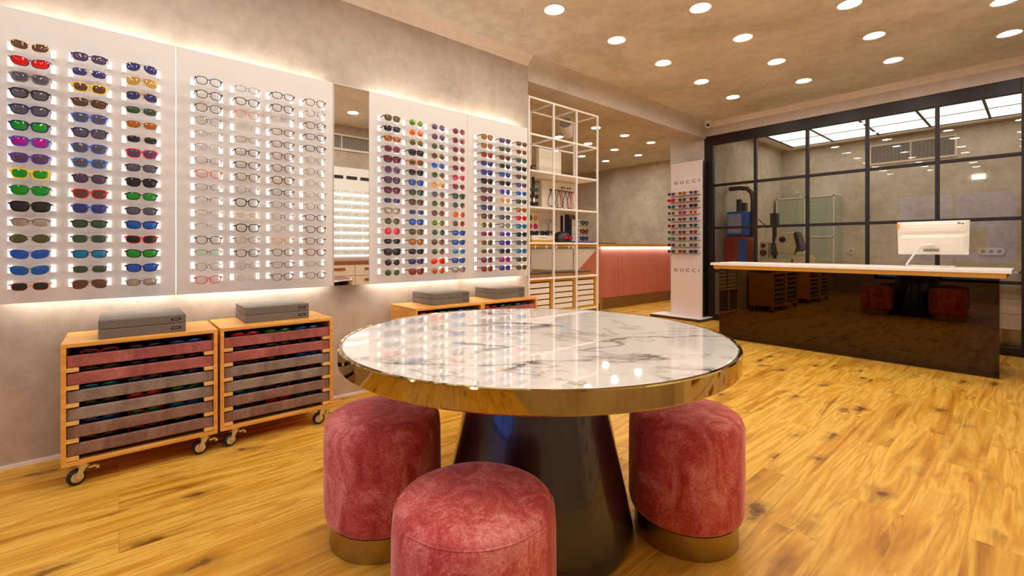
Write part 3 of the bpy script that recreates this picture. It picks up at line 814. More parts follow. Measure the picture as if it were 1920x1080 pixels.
# grey boxes stacked on the trolleys
for fx, y0, y1, d, words, tags2 in [(-2.935, -.074, .268, .33, 'first', 0), (-3.0, .556, .906, .30, 'second', 1), (-2.988, 1.79, 2.13, .315, 'third', 1), (-3.0, 2.412, 2.742, .30, 'fourth', 1)]:
    for lvl in (0, 1):
        z0 = .6602 + lvl*.0455
        t = thing('presentation_box', f"flat grey presentation box, {'lower' if lvl == 0 else 'upper'} of two on the {words} pine trolley", 'box', (fx, (y0 + y1)/2, z0), PI/2, 'grey boxes on the trolleys')
        w = (y1 - y0)/2
        bm = NB(); box(bm, -w, w, 0, d, 0, .0445); obj('box_body', bm, M['boxgrey'], t, bevel=.004)
        bm = NB(); box(bm, w - .062, w - .022, -.0015, .0, .016, .029, 0); box(bm, w - .056, w - .030, -.0020, -.0015, .021, .0235, 1)
        obj('name_plate', bm, [M['tagblack'], M['tagline']], t)

# ------------------------------------------------------------------ round table
TX, TY, TR = -1.312, 1.257, .737
t = thing('round_table', 'round white marble table with polished brass rim on black cone base', 'table', (TX, TY, 0))
bm = NB(); lathe(bm, [(0, .70), (TR - .02, .70), (TR - .0145, .7035), (TR - .0145, .7595), (TR - .020, .7605), (0, .7605)], 128)
obj('table_top', bm, M['marble'], t, smooth=False)
bm = NB(); lathe(bm, [(TR - .014, .70), (TR - .003, .698), (TR, .702), (TR, .757), (TR - .003, .7605), (TR - .012, .7612), (TR - .0142, .759), (TR - .014, .70)], 160)
o = obj('brass_rim', bm, M['brass'], t, smooth=True); 
md = o.modifiers.new('es', 'EDGE_SPLIT'); md.split_angle = math.radians(35)
bm = NB()
prof = [(0, 0), (.352, 0), (.372, .004), (.379, .022), (.374, .052)]
for i in range(1, 13):
    f = i/12; prof.append((.374 + (.238 - .374)*f, .052 + (.698 - .052)*f))
prof.append((0, .698))
lathe(bm, prof, 96)
o = obj('cone_base', bm, M['black'], t, smooth=True)
md = o.modifiers.new('es', 'EDGE_SPLIT'); md.split_angle = math.radians(50)

# stools
def make_stool(x, y, label, r=.211, rz=0):
    t = thing('velvet_stool', label, 'stool', (x, y, 0), rz, 'velvet stools around the table')
    bm = NB()
    prof = [(0, .085), (r - .05, .085), (r - .022, .088), (r - .007, .102), (r, .13), (r + .001, .25), (r, .40), (r - .003, .440), (r - .010, .452)]
    lathe(bm, prof, 72)
    # soft gathers under the seam
    for v in bm.verts:
        rr = math.hypot(v.co.x, v.co.y)
        if rr > .1 and v.co.z > .1:
            a = math.atan2(v.co.y, v.co.x)
            k = 1 + .004*math.sin(a*19)*max(0, (v.co.z - .25)/.2) + .003*math.sin(a*7 + v.co.z*9)
            v.co.x *= k; v.co.y *= k
    o = obj('seat_body', bm, M['vstool'], t, smooth=True)
    bm = NB(); lathe(bm, [(r - .011, .450), (r - .014, .459), (r - .03, .468), (r - .06, .474), (r - .11, .478), (0, .480)], 72); obj('cushion_top', bm, M['vstool'], t, smooth=True)
    bm = NB(); tube(bm, [((r - .0105)*math.cos(2*PI*i/72), (r - .0105)*math.sin(2*PI*i/72), .4525) for i in range(72)], .0022, 8, closed=True); obj('seam_piping', bm, M['vstool'], t, smooth=True)
    bm = NB(); lathe(bm, [(0, 0), (r*.895, 0), (r*.9, .003), (r*.9, .085), (0, .085)], 72); o = obj('brass_base', bm, M['brass_satin'], t, smooth=True)
    md = o.modifiers.new('es', 'EDGE_SPLIT'); md.split_angle = math.radians(40)
make_stool(-.905, 1.672, 'rose velvet stool standing on the desk side of the table')
make_stool(-1.664, .780, 'rose velvet stool between the trolleys and the table', .217, 1.1)
make_stool(-.945, .690, 'rose velvet stool in front of the cone base, closest to the viewer', .208, 2.3)
make_stool(-1.755, 1.66, 'rose velvet stool on the far side of the cone base', .211, 3.0)

# ------------------------------------------------------------------ reception desk
DY = 5.56
t = thing('reception_desk', 'long reception desk with white top, gold edge and dark mirrored front', 'desk', (-1.39, DY, 0))
ox, oy = -1.39, DY
bm = NB(); box(bm, -2.60 - ox, -.145 - ox, 5.41 - oy, 6.06 - oy, .887, .917); obj('desk_top', bm, M['white'], t, bevel=.003)
bm = NB(); box(bm, -2.57 - ox, -.175 - ox, 5.43 - oy, 6.04 - oy, .846, .887); obj('edge_trim', bm, M['gold'], t, bevel=.002)
bm = NB(); box(bm, -2.56 - ox, -.218 - ox, DY - oy, DY + .015 - oy, .004, .846); obj('front_panel', bm, M['desk_mirror'], t)
for x0, x1 in ((-2.56, -2.545), (-.233, -.218)):
    bm = NB(); box(bm, x0 - ox, x1 - ox, DY + .0155 - oy, 6.0 - oy, .0, .846); obj('side_panel', bm, M['desk_mirror'], t)

# computer seen from the back
t = thing('desktop_computer', 'white all-in-one computer seen from behind on the reception desk', 'computer', (-.655, 5.75, .917), 0)
bm = NB()
NX, NZ = 14, 10
W2, Z0, Z1 = .250, .118, .428
grid = []
for j in range(NZ + 1):
    row = []
    for i in range(NX + 1):
        u = i/NX*2 - 1; v = j/NZ
        bulge = .028*(1 - u**4)*(1 - (2*v - 1)**4)
        if .50 < v < .62: bulge += -.012*(1 - u**6)
        if v <= .5: bulge += .010*(1 - u**6)
        wx = W2*(1.0 - .03*(1 - v))
        row.append(bm.verts.new((u*wx, -.012 - bulge, Z0 + (Z1 - Z0)*v)))
    grid.append(row)
for j in range(NZ):
    for i in range(NX): bm.faces.new((grid[j][i], grid[j][i+1], grid[j+1][i+1], grid[j+1][i]))
edge = [grid[0][i] for i in range(NX + 1)] + [grid[j][NX] for j in range(1, NZ + 1)] + [grid[NZ][i] for i in range(NX - 1, -1, -1)] + [grid[j][0] for j in range(NZ - 1, 0, -1)]
back = [bm.verts.new((v.co.x, .014, v.co.z)) for v in edge]
for i in range(len(edge)):
    j = (i + 1) % len(edge); bm.faces.new((edge[i], edge[j], back[j], back[i]))
bm.faces.new(back)
obj('back_cover', bm, M['plasticw'], t)
bm = NB(); box(bm, -.242, .242, .0142, .018, Z0 + .008, Z1 - .004); obj('screen', bm, M['screen'], t)
bm = NB()
tube(bm, [(.03, -.075, .205), (-.055, -.075, .205), (-.075, -.075, .198), (-.165, -.075, .035), (-.172, -.074, .018), (-.160, -.06, .0078), (.12, -.06, .0078)], .0075, 12)
tube(bm, [(.12, -.06, .0078), (.145, -.05, .0078), (.15, -.02, .0078), (.15, .07, .0078), (-.15, .07, .0078), (-.165, .06, .0078), (-.165, -.05, .0078)], .0075, 12)
cyl(bm, (-.01, -.075, .205), (-.01, -.035, .205), .018, 16)
obj('stand', bm, M['plasticw'], t, smooth=True)
bm = NB(); box(bm, -.055, .055, -.055, -.048, .142, .170, 0)
for q in range(7): box(bm, -.046 + q*.014, -.038 + q*.014, -.056, -.055, .152, .162, 1)
obj('port_panel', bm, [M['ventg'], M['tagblack']], t)
bm = NB(); box(bm, -.249, -.232, -.0245, -.0135, .372, .41); obj('sticker', bm, M['orange'], t)['label'] = 'orange sticker'
bm = NB(); box(bm, .170, .192, -.0245, -.02, .398, .410); obj('sticker', bm, M['bluest'], t)['label'] = 'blue sticker'
bm = NB(); box(bm, .198, .213, -.0225, -.018, .393, .403); obj('sticker', bm, M['slate'], t)['label'] = 'slate sticker'

# ------------------------------------------------------------------ branded sunglasses stand
def text_mesh(name, s, size, mat, parent, loc, spacing=1.5, sx=1.1, rot=(PI/2, 0, 0)):
    cu = bpy.data.curves.new(name, 'FONT'); cu.body = s; cu.size = size; cu.align_x = 'CENTER'; cu.align_y = 'CENTER'
    cu.space_character = spacing; cu.extrude = .001
    tmp = bpy.data.objects.new(name, cu); COL.objects.link(tmp)
    bpy.context.view_layer.update()
    me = bpy.data.meshes.new_from_object(tmp.evaluated_get(bpy.context.evaluated_depsgraph_get()))
    bpy.data.objects.remove(tmp)
    me.materials.clear(); me.materials.append(mat)
    o = bpy.data.objects.new(name, me); link(o, parent); o.location = loc; o.rotation_euler = rot; o.scale = (sx, 1, 1)
    return o
SX0, SX1, SY = -3.815, -3.309, 6.62
scx = (SX0 + SX1)/2
t = thing('display_stand', 'tall white freestanding sunglasses display lettered GUCCI at the corner', 'display stand', (scx, SY, 0))
bm = NB(); box(bm, SX0 - scx, SX1 - scx, 0, .03, .046, 2.415); obj('front_board', bm, M['standwhite'], t, bevel=.002)
bm = NB(); box(bm, SX0 - scx + .004, SX1 - scx - .002, .0305, .19, .046, 2.41); obj('body', bm, M['void'], t)
bm = NB(); box(bm, -.52, .32, -.17, .205, .012, .045); box(bm, -.515, .315, -.165, .2, 0, .012)
bm2 = NB(); box(bm2, -.52, .32, -.17, .205, 0, .036); obj('base_plate', bm2, M['darkwood'], t)
bm.free()
bm = NB(); box(bm, -.52, .32, -.17, .205, .0362, .0458); obj('base_top', bm, M['white'], t)
text_mesh('lettering', 'GUCCI', .068, M['lettering'], t, (.008, -.0008, 2.108), 1.75, 1.35)
text_mesh('lettering', 'GUCCI', .068, M['lettering'], t, (.006, -.0008, .747), 1.75, 1.35)
GC = [-3.754, -3.574, -3.396]
GD = ["panto pl pu,way wi rd,panto k gn,round go ol,round go gn,panto t rs,panto k gr,panto k gm,panto k br,panto t gn",
      "panto t am,panto wi br,rect pl pl,panto pl mg,rect t br,panto k gn,panto t rs,panto wi rs,round go lg,panto t rs",
      "panto n pu,panto t rs,way k dk,round am rd,round n bl,panto k gn,panto t rs,panto n bl,panto n gr,way k bl"]
RW = ['top', 'second', 'third', 'fourth', 'fifth', 'sixth', 'seventh', 'eighth', 'ninth', 'bottom']
for ri in range(10):
    z = 1.928 - .0988*ri
    bm = NB()
    box(bm, GC[0] - .07 - scx, GC[2] + .07 - scx, -.030, -.0005, z - .026, z - .023)
    for c in GC: box(bm, c - .008 - scx, c + .008 - scx, -.088, -.030, z - .026, z - .023)
    obj('acrylic_shelf', bm, M['acrylic'], t)
for ci in range(3):
    for ri, it in enumerate(GD[ci].split(',')):
        st, fr, ln = it.split()
        spectacles(st, fr, ln, (GC[ci], SY - .001, 1.928 - .0988*ri), 0, 'sunglasses',
                   spec_label(st, fr, ln, 'sunglasses', f"{RW[ri]} row, {CW[ci]} column, white freestanding display"), 'sunglasses', 'sunglasses on the freestanding display', y=-FD - .012)

# ------------------------------------------------------------------ white metal rack in the opening
RYs = [3.122, 3.483, 3.847, 4.212]; RZs = [.04, .41, .777, 1.145, 1.51, 1.88, 2.25, 2.62]
RF, RB = -3.36, -3.72
t = thing('metal_rack', 'tall white square-bar rack with cube bays in the opening', 'rack', ((RF + RB)/2, RYs[0], 0))
rx, ry = (RF + RB)/2, RYs[0]
b = .009
for y in RYs:
    for x in (RF, RB):
        bm = NB(); box(bm, x - b - rx, x + b - rx, y - b - ry, y + b - ry, 0, 2.62 + b); obj('upright', bm, M['rackwhite'], t)
for z in RZs:
    bm = NB()
    for x in (RF, RB):
        for a, c in zip(RYs, RYs[1:]): box(bm, x - b*.8 - rx, x + b*.8 - rx, a + b - ry, c - b - ry, z - b, z + b)
    for y in RYs: box(bm, RB + b - rx, RF - b - rx, y - b*.8 - ry, y + b*.8 - ry, z - b, z + b)
    obj('crossbar', bm, M['rackwhite'], t)
for z in (.777, 1.145, 1.51, 1.88):
    for a, c in zip(RYs, RYs[1:]):
        bm = NB(); box(bm, RB + .009 - rx, RF - .009 - rx, a + .0092 - ry, c - .0092 - ry, z - .008, z + .009); obj('shelf', bm, M['rackwhite'], t)
def rk(z): return z + .0095
# drawer units in the lower bays
for i, w in enumerate(['nearest the wall panels', 'in the middle bay', 'beside the pink counter']):
    a, c = RYs[i] + .0115, RYs[i+1] - .0115
    t = thing('drawer_unit', f"gold-framed cream drawer unit in the rack, {w}", 'drawer unit', (RF - .012, (a + c)/2, .4202), PI/2, 'drawer units in the rack')
    W = (c - a)/2; H = .346
    bm = NB()
    box(bm, -W, -W + .018, 0, .32, 0, H); box(bm, W - .018, W, 0, .32, 0, H); box(bm, -W + .018, W - .018, 0, .32, 0, .018); box(bm, -W + .018, W - .018, 0, .32, H - .022, H); box(bm, -W + .018, W - .018, .31, .32, .018, H - .022)
    obj('cabinet_body', bm, M['gold'], t)
    for k in range(5):
        z0 = .022 + k*.0605
        bm = NB(); box(bm, -W + .022, W - .022 - .012, .006, .30, z0, z0 + .047); obj('drawer', bm, M['cream'], t, bevel=.002)
# boards on the shelf over the drawers
for i, (a, c, w) in enumerate([(3.14, 3.44, 'left'), (3.50, 4.19, 'right')]):
    t = thing('wooden_board', f"flat dark-rimmed brown board on the low rack shelf, {'shorter one by the wall' if i == 0 else 'longer one by the pink counter'}", 'board', (RF - .18, (a + c)/2, .7866), PI/2)
    W = (c - a)/2
    if i == 0:
        bm = NB(); box(bm, -W, W, -.15, .15, 0, .034); obj('board_body', bm, M['brownpad'], t, bevel=.004)
        bm = NB(); box(bm, -W, W, -.15, .15, .0341, .046); obj('board_rim', bm, M['darkwood'], t, bevel=.003)
    else:
        for nm, z0, z1, mt, f in (('board_body', 0, .034, 'brownpad', 1), ('board_rim', .0341, .046, 'darkwood', 1)):
            bm = NB(); k = 16
            if i == 1: # bowed front
                poly = [(-W + 2*W*q/k, -.10 - .05*math.sin(PI*q/k)) for q in range(k + 1)] + [(W, .15), (-W, .15)]
                poly = [(p[0], p[1]) for p in poly]
                gap_y = RYs[2]
                prism(bm, poly, 2, z0, z1)
            obj(nm, bm, M[mt], t)

def simple(name, label, cat, bm, mats, loc=(0, 0, 0), rz=0, bevel=0, smooth=False, group=None):
    o = obj(name, bm, mats, None, smooth=smooth, bevel=bevel); o.location = loc; o.rotation_euler = (0, 0, rz)
    return tag(o, label, cat, group)

# ---- things in the rack (local frame: x along rack towards the counter, -y towards the viewer)
bm = NB(); box(bm, 0, .36, 0, .05, 0, .325); simple('white_box', 'tall plain white box on the upper rack shelf', 'box', bm, M['cream'], (RB + .07, 3.553, rk(1.88)), PI/2, bevel=.003)
bm = NB(); tube(bm, [(0, 0, 0), (0, 0, .10), (.01, 0, .115), (.06, 0, .115)], .009, 10); simple('bent_bracket', 'small dark bent tube standing beside the tall white box', 'bracket', bm, M['mdark'], (RB + .07, 3.43, rk(1.88)), PI/2)
# cord display
t = thing('cord_display', 'white board with hanging black and red glasses cords on the rack', 'display board', (RB + .09, 3.875, rk(1.51)), PI/2)
bm = NB(); box(bm, -.30, .30, 0, .03, 0, .335); obj('backing_board', bm, M['cream'], t, bevel=.003)
bm = NB()
for q in range(4):
    cyl(bm, (.262, -.001, .08 + q*.065), (.262, .0, .08 + q*.065), .008, 10)
obj('peg_hole', bm, M['mdark'], t)
for q in range(7):
    x = -.165 + q*.058
    red = q in (3, 6)
    pts = []
    ww = (.062, .05, .066, .03, .058, .048, .036)[q]; dp = (.19, .205, .2, .17, .21, .2, .205)[q]
    for k_ in range(29):
        a = k_/28
        pts.append((x + ww*math.sin(a*2*PI)*(.75 + .25*a) + .014*math.sin(a*PI), -.012 - .006*(q % 3), .236 - dp*math.sin(a*PI)**.7))
    bm = NB(); tube(bm, pts, .0036, 6); o = obj('cord', bm, M['red' if red else 'rubber'], t, smooth=True)
    o['label'] = 'red glasses cord' if red else 'black glasses cord'
bm = NB(); tube(bm, [(-.19, -.012, .238), (.22, -.012, .232)], .006, 8); obj('hanging_rail', bm, FR['wi'][1], t)['label'] = 'dark red hanging rail'
bm = NB()
for q in range(4): cbox(bm, .02 + .04*q + (.02 if q > 1 else 0), -.006, .275, .018, .012, .014)
obj('clip', bm, M['rubber'], t)
# glasses column display at the left of that bay
t = thing('glasses_column', 'narrow column holding four dark glasses beside the cord board', 'display stand', (RB + .20, 3.335, rk(1.51)), PI/2)
bm = NB(); box(bm, -.012, .012, -.012, .012, 0, .33); obj('post', bm, M['mdark'], t)
bm = NB(); box(bm, -.013, .013, -.014, -.012, .06, .12); obj('post_band', bm, M['white'], t)
bm = NB(); box(bm, -.05, .05, -.05, .05, 0, .006); obj('foot', bm, M['mdark'], t)
for q in range(4):
    spectacles('rect', ['k', 'k', 'te', 'k'][q], ['dk', 'dk', 'gr', 'c'][q], (RB + .20 + .022, 3.335, rk(1.51) + .045 + q*.075), PI/2, 'sunglasses' if q < 3 else 'eyeglasses',
               f"small dark glasses on the narrow rack column, {['lowest', 'second from bottom', 'third from bottom', 'topmost'][q]}", 'glasses', 'glasses on the narrow rack column', y=0.0)
# colour card with round swatches
t = thing('colour_card', 'white card with six coloured lens dots on the rack', 'colour card', (RB + .15, 3.382, rk(1.145)), PI/2)
bm = NB(); box(bm, -.085, .085, 0, .012, 0, .318); obj('card', bm, M['cream'], t)
for (x, z, c) in ((-.045, .265, 'green'), (.038, .265, 'ochre'), (-.045, .175, 'red'), (.038, .175, 'magenta'), (-.045, .085, 'blue'), (.038, .085, 'navy')):
    bm = NB(); cyl(bm, (x, 0, z), (x, -.004, z), .031, 24); obj('lens_swatch', bm, DOT[c], t)['label'] = c + ' round swatch'
# white lettered box with gold base under the swatches
t = thing('lettered_box', 'white lettered box with gold bottom band on the rack', 'box', (RF - .06, 3.372, rk(1.145)), PI/2)
bm = NB(); box(bm, -.165, .160, -.02, .15, .022, .072); obj('lid', bm, M['cream'], t, bevel=.003)
bm = NB(); box(bm, -.160, .155, -.015, .145, 0, .0215); obj('gold_band', bm, M['gold'], t)
bm = NB()
for q in range(9):
    if q != 4: box(bm, -.07 + q*.015, -.061 + q*.015, -.0208, -.0202, .042, .049)
cyl(bm, (-.005, -.0202, .046), (-.005, -.0208, .046), .007, 10)
obj('lettering', bm, M['boxgrey'], t)
for q in range(2):
    spectacles(['way', 'big'][q], 'k', 'dk', (RF - .085, 3.285 + q*.155, rk(1.145) + .0725 + .024), PI/2 + [-.05, .04][q], 'sunglasses',
               f"black sunglasses lying on the white lettered box, {['nearest the wall', 'nearest the goggles'][q]}", 'sunglasses', 'sunglasses on the lettered box', y=0.0)
# white boards behind
for nm, a, c, h_, lab in (('white_board', 3.57, 3.80, .335, 'plain white board leaning at the back of the rack behind the folded glasses'), ('white_board', 3.825, 3.92, .335, 'plain white board at the back of the middle rack bay'), ('grey_column', 3.925, 3.965, .32, 'dark grey column beside the navy card in the rack')):
    bm = NB(); box(bm, a, c, 0, .02, 0, h_)
    simple(nm, lab, 'board', bm, M['cream'] if 'white' in nm else M['mdark'], (RB + .05, 0, rk(1.145)), PI/2)
# glasses on a wire stand
for q in range(2):
    spectacles('avi', 'k', ['gr', 'c'][q], (RF - .235, 3.655, rk(1.145) + .11 + .125*q), PI/2, 'glasses', f"black aviator glasses on a wire stand in the rack, {['lower', 'upper'][q]} pair", 'glasses', 'wire stand glasses', y=-.02)
bm = NB(); tube(bm, [(0, 0, 0), (0, 0, .21)], .003, 8); box(bm, -.03, .03, -.03, .03, 0, .004); simple('wire_stand', 'thin dark wire glasses stand in front of the plain white board', 'stand', bm, M['mdark'], (RF - .245, 3.655, rk(1.145)), PI/2)
# goggle case
t = thing('ski_goggles', 'black domed goggles with red visor in the middle rack bay', 'goggles', (RF - .105, 3.725, rk(1.145)), PI/2)
bm = NB()
n = 24; m_ = 8
rings = []
for j in range(m_ + 1):
    ph = j/m_*PI/2
    ring = []
    for i in range(n):
        a = 2*PI*i/n
        rr = math.cos(ph)**.7
        ring.append(bm.verts.new((.118*rr*math.cos(a), .085*rr*math.sin(a), .012 + .112*math.sin(ph)**.9)))
    rings.append(ring)
for A, B in zip(rings, rings[1:]):
    for i in range(n): bm.faces.new((A[i], A[(i+1) % n], B[(i+1) % n], B[i]))
base = [bm.verts.new((v.co.x*.98, v.co.y*.98, 0)) for v in rings[0]]
for i in range(n): bm.faces.new((base[i], base[(i+1) % n], rings[0][(i+1) % n], rings[0][i]))
bm.faces.new(base[::-1])
bmesh.ops.remove_doubles(bm, verts=bm.verts, dist=1e-5)
obj('shell', bm, M['skin_dark'], t, smooth=True)
bm = NB()
for s in (-1, 1):
    k = 14
    f_ = [(.012 + s*.040 + .030*math.cos(2*PI*q/k), .052 + .016*math.sin(2*PI*q/k)) for q in range(k)]
    prism(bm, f_, 1, -.088, -.068)
obj('visor', bm, M['redlight'], t)
# navy card and three-tier holder
t = thing('navy_card', 'navy card with yellow print at the back of the rack', 'card', (RB + .08, 4.078, rk(1.145)), PI/2)
bm = NB(); box(bm, -.105, .105, 0, .012, 0, .335); obj('card', bm, M['navyp'], t)
bm = NB()
for q in range(3): box(bm, -.05 + .012*q, .055 - .01*q, -.001, 0, .322 - .018*q, .329 - .018*q)
obj('print', bm, M['yellow'], t)
t = thing('tiered_holder', 'white board with two wire rods and blue foot holding dark sunglasses', 'display stand', (RB + .20, 4.02, rk(1.145)), PI/2)
bm = NB(); box(bm, -.06, .10, 0, .012, 0, .27); obj('backboard', bm, M['cream'], t)
bm = NB(); box(bm, -.13, .165, -.13, -.001, 0, .014); obj('foot', bm, M['bluepad'], t)
bm = NB()
for z in (.098, .195): tube(bm, [(-.10, -.04, z), (.165, -.04, z)], .0025, 8)
cyl(bm, (.03, -.04, .014), (.03, -.04, .20), .003, 8)
obj('wire_rod', bm, M['mdark'], t)
for q, z in enumerate((.047, .128, .225)):
    fr, ln = (('n', 'bl'), ('k', 'rs'), ('k', 'gr'))[q]
    spectacles('big', fr, ln, (RB + .20 + .04, 4.045, rk(1.145) + z), PI/2, 'sunglasses', f"{FR[fr][0]} sunglasses on the white tiered holder, {['resting on the blue foot', 'lower wire rod', 'upper wire rod'][q]}", 'sunglasses', 'sunglasses on the tiered holder', y=-.075)
# little white hooks and gold rail below that shelf
t = thing('gold_rail', 'thin gold rail with small white hooks under the rack shelf', 'rail', (RF - .03, 3.66, 1.128), PI/2)
for a, c in zip(RYs, RYs[1:]):
    bm = NB(); box(bm, a + .02 - 3.66, c - .02 - 3.66, -.003, .003, -.022, .006); obj('rail', bm, M['gold'], t)
for x in (3.225, 3.385, 3.54, 3.74, 3.80):
    bm = NB(); box(bm, x - 3.66, x + .018 - 3.66, -.012, -.0035, -.036, -.006); obj('hook', bm, M['white'], t)

# ------------------------------------------------------------------ pink counter in the alcove
CX = -5.04
t = thing('pink_counter', 'salmon pleated counter with brown top, lit edge and bronze kick plate', 'counter', (CX, 6.44, 0))
ox, oy = CX, 6.44
# pleated salmon side
bm = NB()
ptsY = []
y = 6.42; k = 0
while y < 9.0: ptsY.append((y, .006 if k % 2 else 0)); y += .022; k += 1
lo = [bm.verts.new((-dx, yy - oy, .205)) for yy, dx in ptsY]; hi = [bm.verts.new((-dx, yy - oy, 1.095)) for yy, dx in ptsY]
for i in range(len(lo) - 1): bm.faces.new((lo[i], lo[i+1], hi[i+1], hi[i]))
obj('pleated_front', bm, M['pinkfab'], t)
bm = NB(); prism(bm, [(6.42 - oy, .205), (6.42 - oy, 1.095), (6.34 - oy, 1.095), (5.80 - oy, .70)], 0, -.02, -.001); obj('pleated_wing', bm, M['pinkfab'], t)
bm = NB(); box(bm, -.60, -.02, 6.46 - oy, 9.0 - oy, .2, 1.1); obj('carcass', bm, M['beige'], t)
# sloping beige front towards the rack
bm = NB(); prism(bm, [(6.34 - oy, 1.10), (5.80 - oy, .70), (5.82 - oy, .68), (6.42 - oy, .60), (6.42 - oy, 1.10)], 0, -2.2, -.021); obj('sloping_front', bm, M['beige_gloss'], t)
bm = NB(); box(bm, -.62, .03, 6.30 - oy, 9.04 - oy, 1.135, 1.165); box(bm, -2.2, -.62, 6.30 - oy, 6.90 - oy, 1.135, 1.165); obj('counter_top', bm, M['counter'], t)
bm = NB(); box(bm, .0305, .034, 6.30 - oy, 9.04 - oy, 1.12, 1.166); box(bm, -2.2, .034, 6.295 - oy, 6.2995 - oy, 1.12, 1.166); obj('gold_edge', bm, M['gold'], t)
bm = NB(); box(bm, .004, .018, 6.42 - oy, 9.0 - oy, 1.098, 1.112); obj('light_strip', bm, M['led_pink'], t)
bm = NB(); box(bm, -.02, -.003, 6.44 - oy, 9.0 - oy, 0, .203); obj('kick_plate', bm, M['kick'], t)
bm = NB(); box(bm, -.03, .004, 6.425 - oy, 6.4395 - oy, 0, .205); obj('kick_end', bm, M['gold'], t)

bm = NB(); box(bm, 0, .5, 0, .02, 0, .014); simple('black_bar', 'small black bar lying on the pink counter top', 'bar', bm, M['rubber'], (CX - .1, 6.5, 1.1655), PI/2)

# spotlight on the alcove ceiling
t = thing('spotlight', 'white cylindrical spotlight aimed at the wall panels above the rack', 'spotlight', (-3.86, 4.235, 3.0))
bm = NB(); cyl(bm, (0, 0, 0), (0, 0, -.26), .008, 10); cyl(bm, (0, 0, 0), (0, 0, -.012), .05, 24); obj('stem', bm, M['white'], t)
bm = NB()
box(bm, -.010, .010, -.090, -.084, -.41, -.26); box(bm, -.010, .010, .084, .090, -.41, -.26); box(bm, -.010, .010, -.090, .090, -.266, -.258)
obj('yoke', bm, M['white'], t)
bm = NB()
dv = Vector((.50, -.78, .38)).normalized()
c0 = Vector((0, 0, -.40))
tube(bm, [c0 - dv*.16, c0 - dv*.15, c0 - dv*.10, c0 + dv*.09], [.045, .066, .078, .080], 32); obj('lamp_body', bm, M['white'], t, smooth=False)
bm = NB(); tube(bm, [c0 + dv*.0905, c0 + dv*.096], [.074, .074], 28); obj('lamp_face', bm, M['ventg'], t)

# security camera
t = thing('security_camera', 'small white dome security camera in the ceiling corner', 'camera', (-3.255, 6.70, 3.0))
bm = NB(); lathe(bm, [(0, -.028), (.045, -.028), (.055, -.02), (.055, 0), (0, 0)], 28); obj('mount', bm, M['white'], t, smooth=True)
bm = NB(); bmesh.ops.create_uvsphere(bm, u_segments=24, v_segments=14, radius=.045)
for v in bm.verts: v.co += Vector((0, 0, -.062))
obj('housing', bm, M['white'], t, smooth=True)
bm = NB(); dv = Vector((.45, -.85, -.25)).normalized(); c0 = Vector((0, 0, -.062))
cyl(bm, c0 + dv*.036, c0 + dv*.051, .021, 20); obj('lens_cover', bm, M['tagblack'], t)

# ------------------------------------------------------------------ workshop behind the glass
t = thing('light_ceiling', 'large lit ceiling panel divided by dark bars in the workshop', 'ceiling light', (-1.44, 8.65, 3.0))
xs = [-3.04 + .643*i for i in range(6)]; ys = [7.67, 8.32, 8.97, 9.62]
for i in range(5):
    for j in range(3):
        bm = NB(); vs = [bm.verts.new((x + 1.44, y - 8.65, -.006)) for x, y in ((xs[i], ys[j]), (xs[i], ys[j+1]), (xs[i+1], ys[j+1]), (xs[i+1], ys[j]))]
        bm.faces.new(vs); obj('diffuser', bm, M['lightbox'], t)
bm = NB()
for x in xs: box(bm, x - .014 + 1.44, x + .014 + 1.44, ys[0] - 8.65, ys[-1] - 8.65, -.02, 0)
for y in ys: box(bm, xs[0] + 1.44, xs[-1] + 1.44, y - .01 - 8.65, y + .01 - 8.65, -.012, 0)
obj('dividing_bar', bm, M['frame_black'], t)
# pale border round the lit panel
bm = NB()
X0, X1, Y0, Y1 = xs[0] - .14, RX - .0, 7.5, 9.78
box(bm, X0, xs[0] - .016, Y0, Y1, 2.965, 3.0); box(bm, xs[0] - .016, xs[-1] + .016, 9.634, Y1, 2.965, 3.0)
structure('trim_3', bm, M['cream'])
def vent(name, label, loc, rz, W, H):
    t = thing(name, label, 'vent', loc, rz)
    bm = NB()
    box(bm, -W, W, 0, .02, 0, .03); box(bm, -W, W, 0, .02, H - .03, H); box(bm, -W, -W + .03, 0, .02, .03, H - .03); box(bm, W - .03, W, 0, .02, .03, H - .03); box(bm, -.008, .008, 0, .02, .03, H - .03)
    obj('vent_frame', bm, M['beige'], t)
    bm = NB(); box(bm, -W + .03, W - .03, .018, .022, .03, H - .03); obj('vent_back', bm, M['ventd'], t)
    bm = NB(); n = int((H - .06)/.02)
    for q in range(n): box(bm, -W + .03, W - .03, .003, .014, .034 + q*.02, .044 + q*.02)
    k = int((2*W - .06)/.05)
    for q in range(1, k): box(bm, -W + .03 + q*.05 - .002, -W + .03 + q*.05 + .002, .002, .016, .03, H - .03)
    obj('louvre', bm, M['ventg'], t)
vent('air_vent', 'long grey louvred air vent high on the workshop wall', (-1.38, 9.827, 2.515), 0, .55, .345)
vent('air_vent', 'long louvred air vent high on the wall reflected in the mirror', (RX - .023, 2.6, 2.60), -PI/2, 1.1, .25)
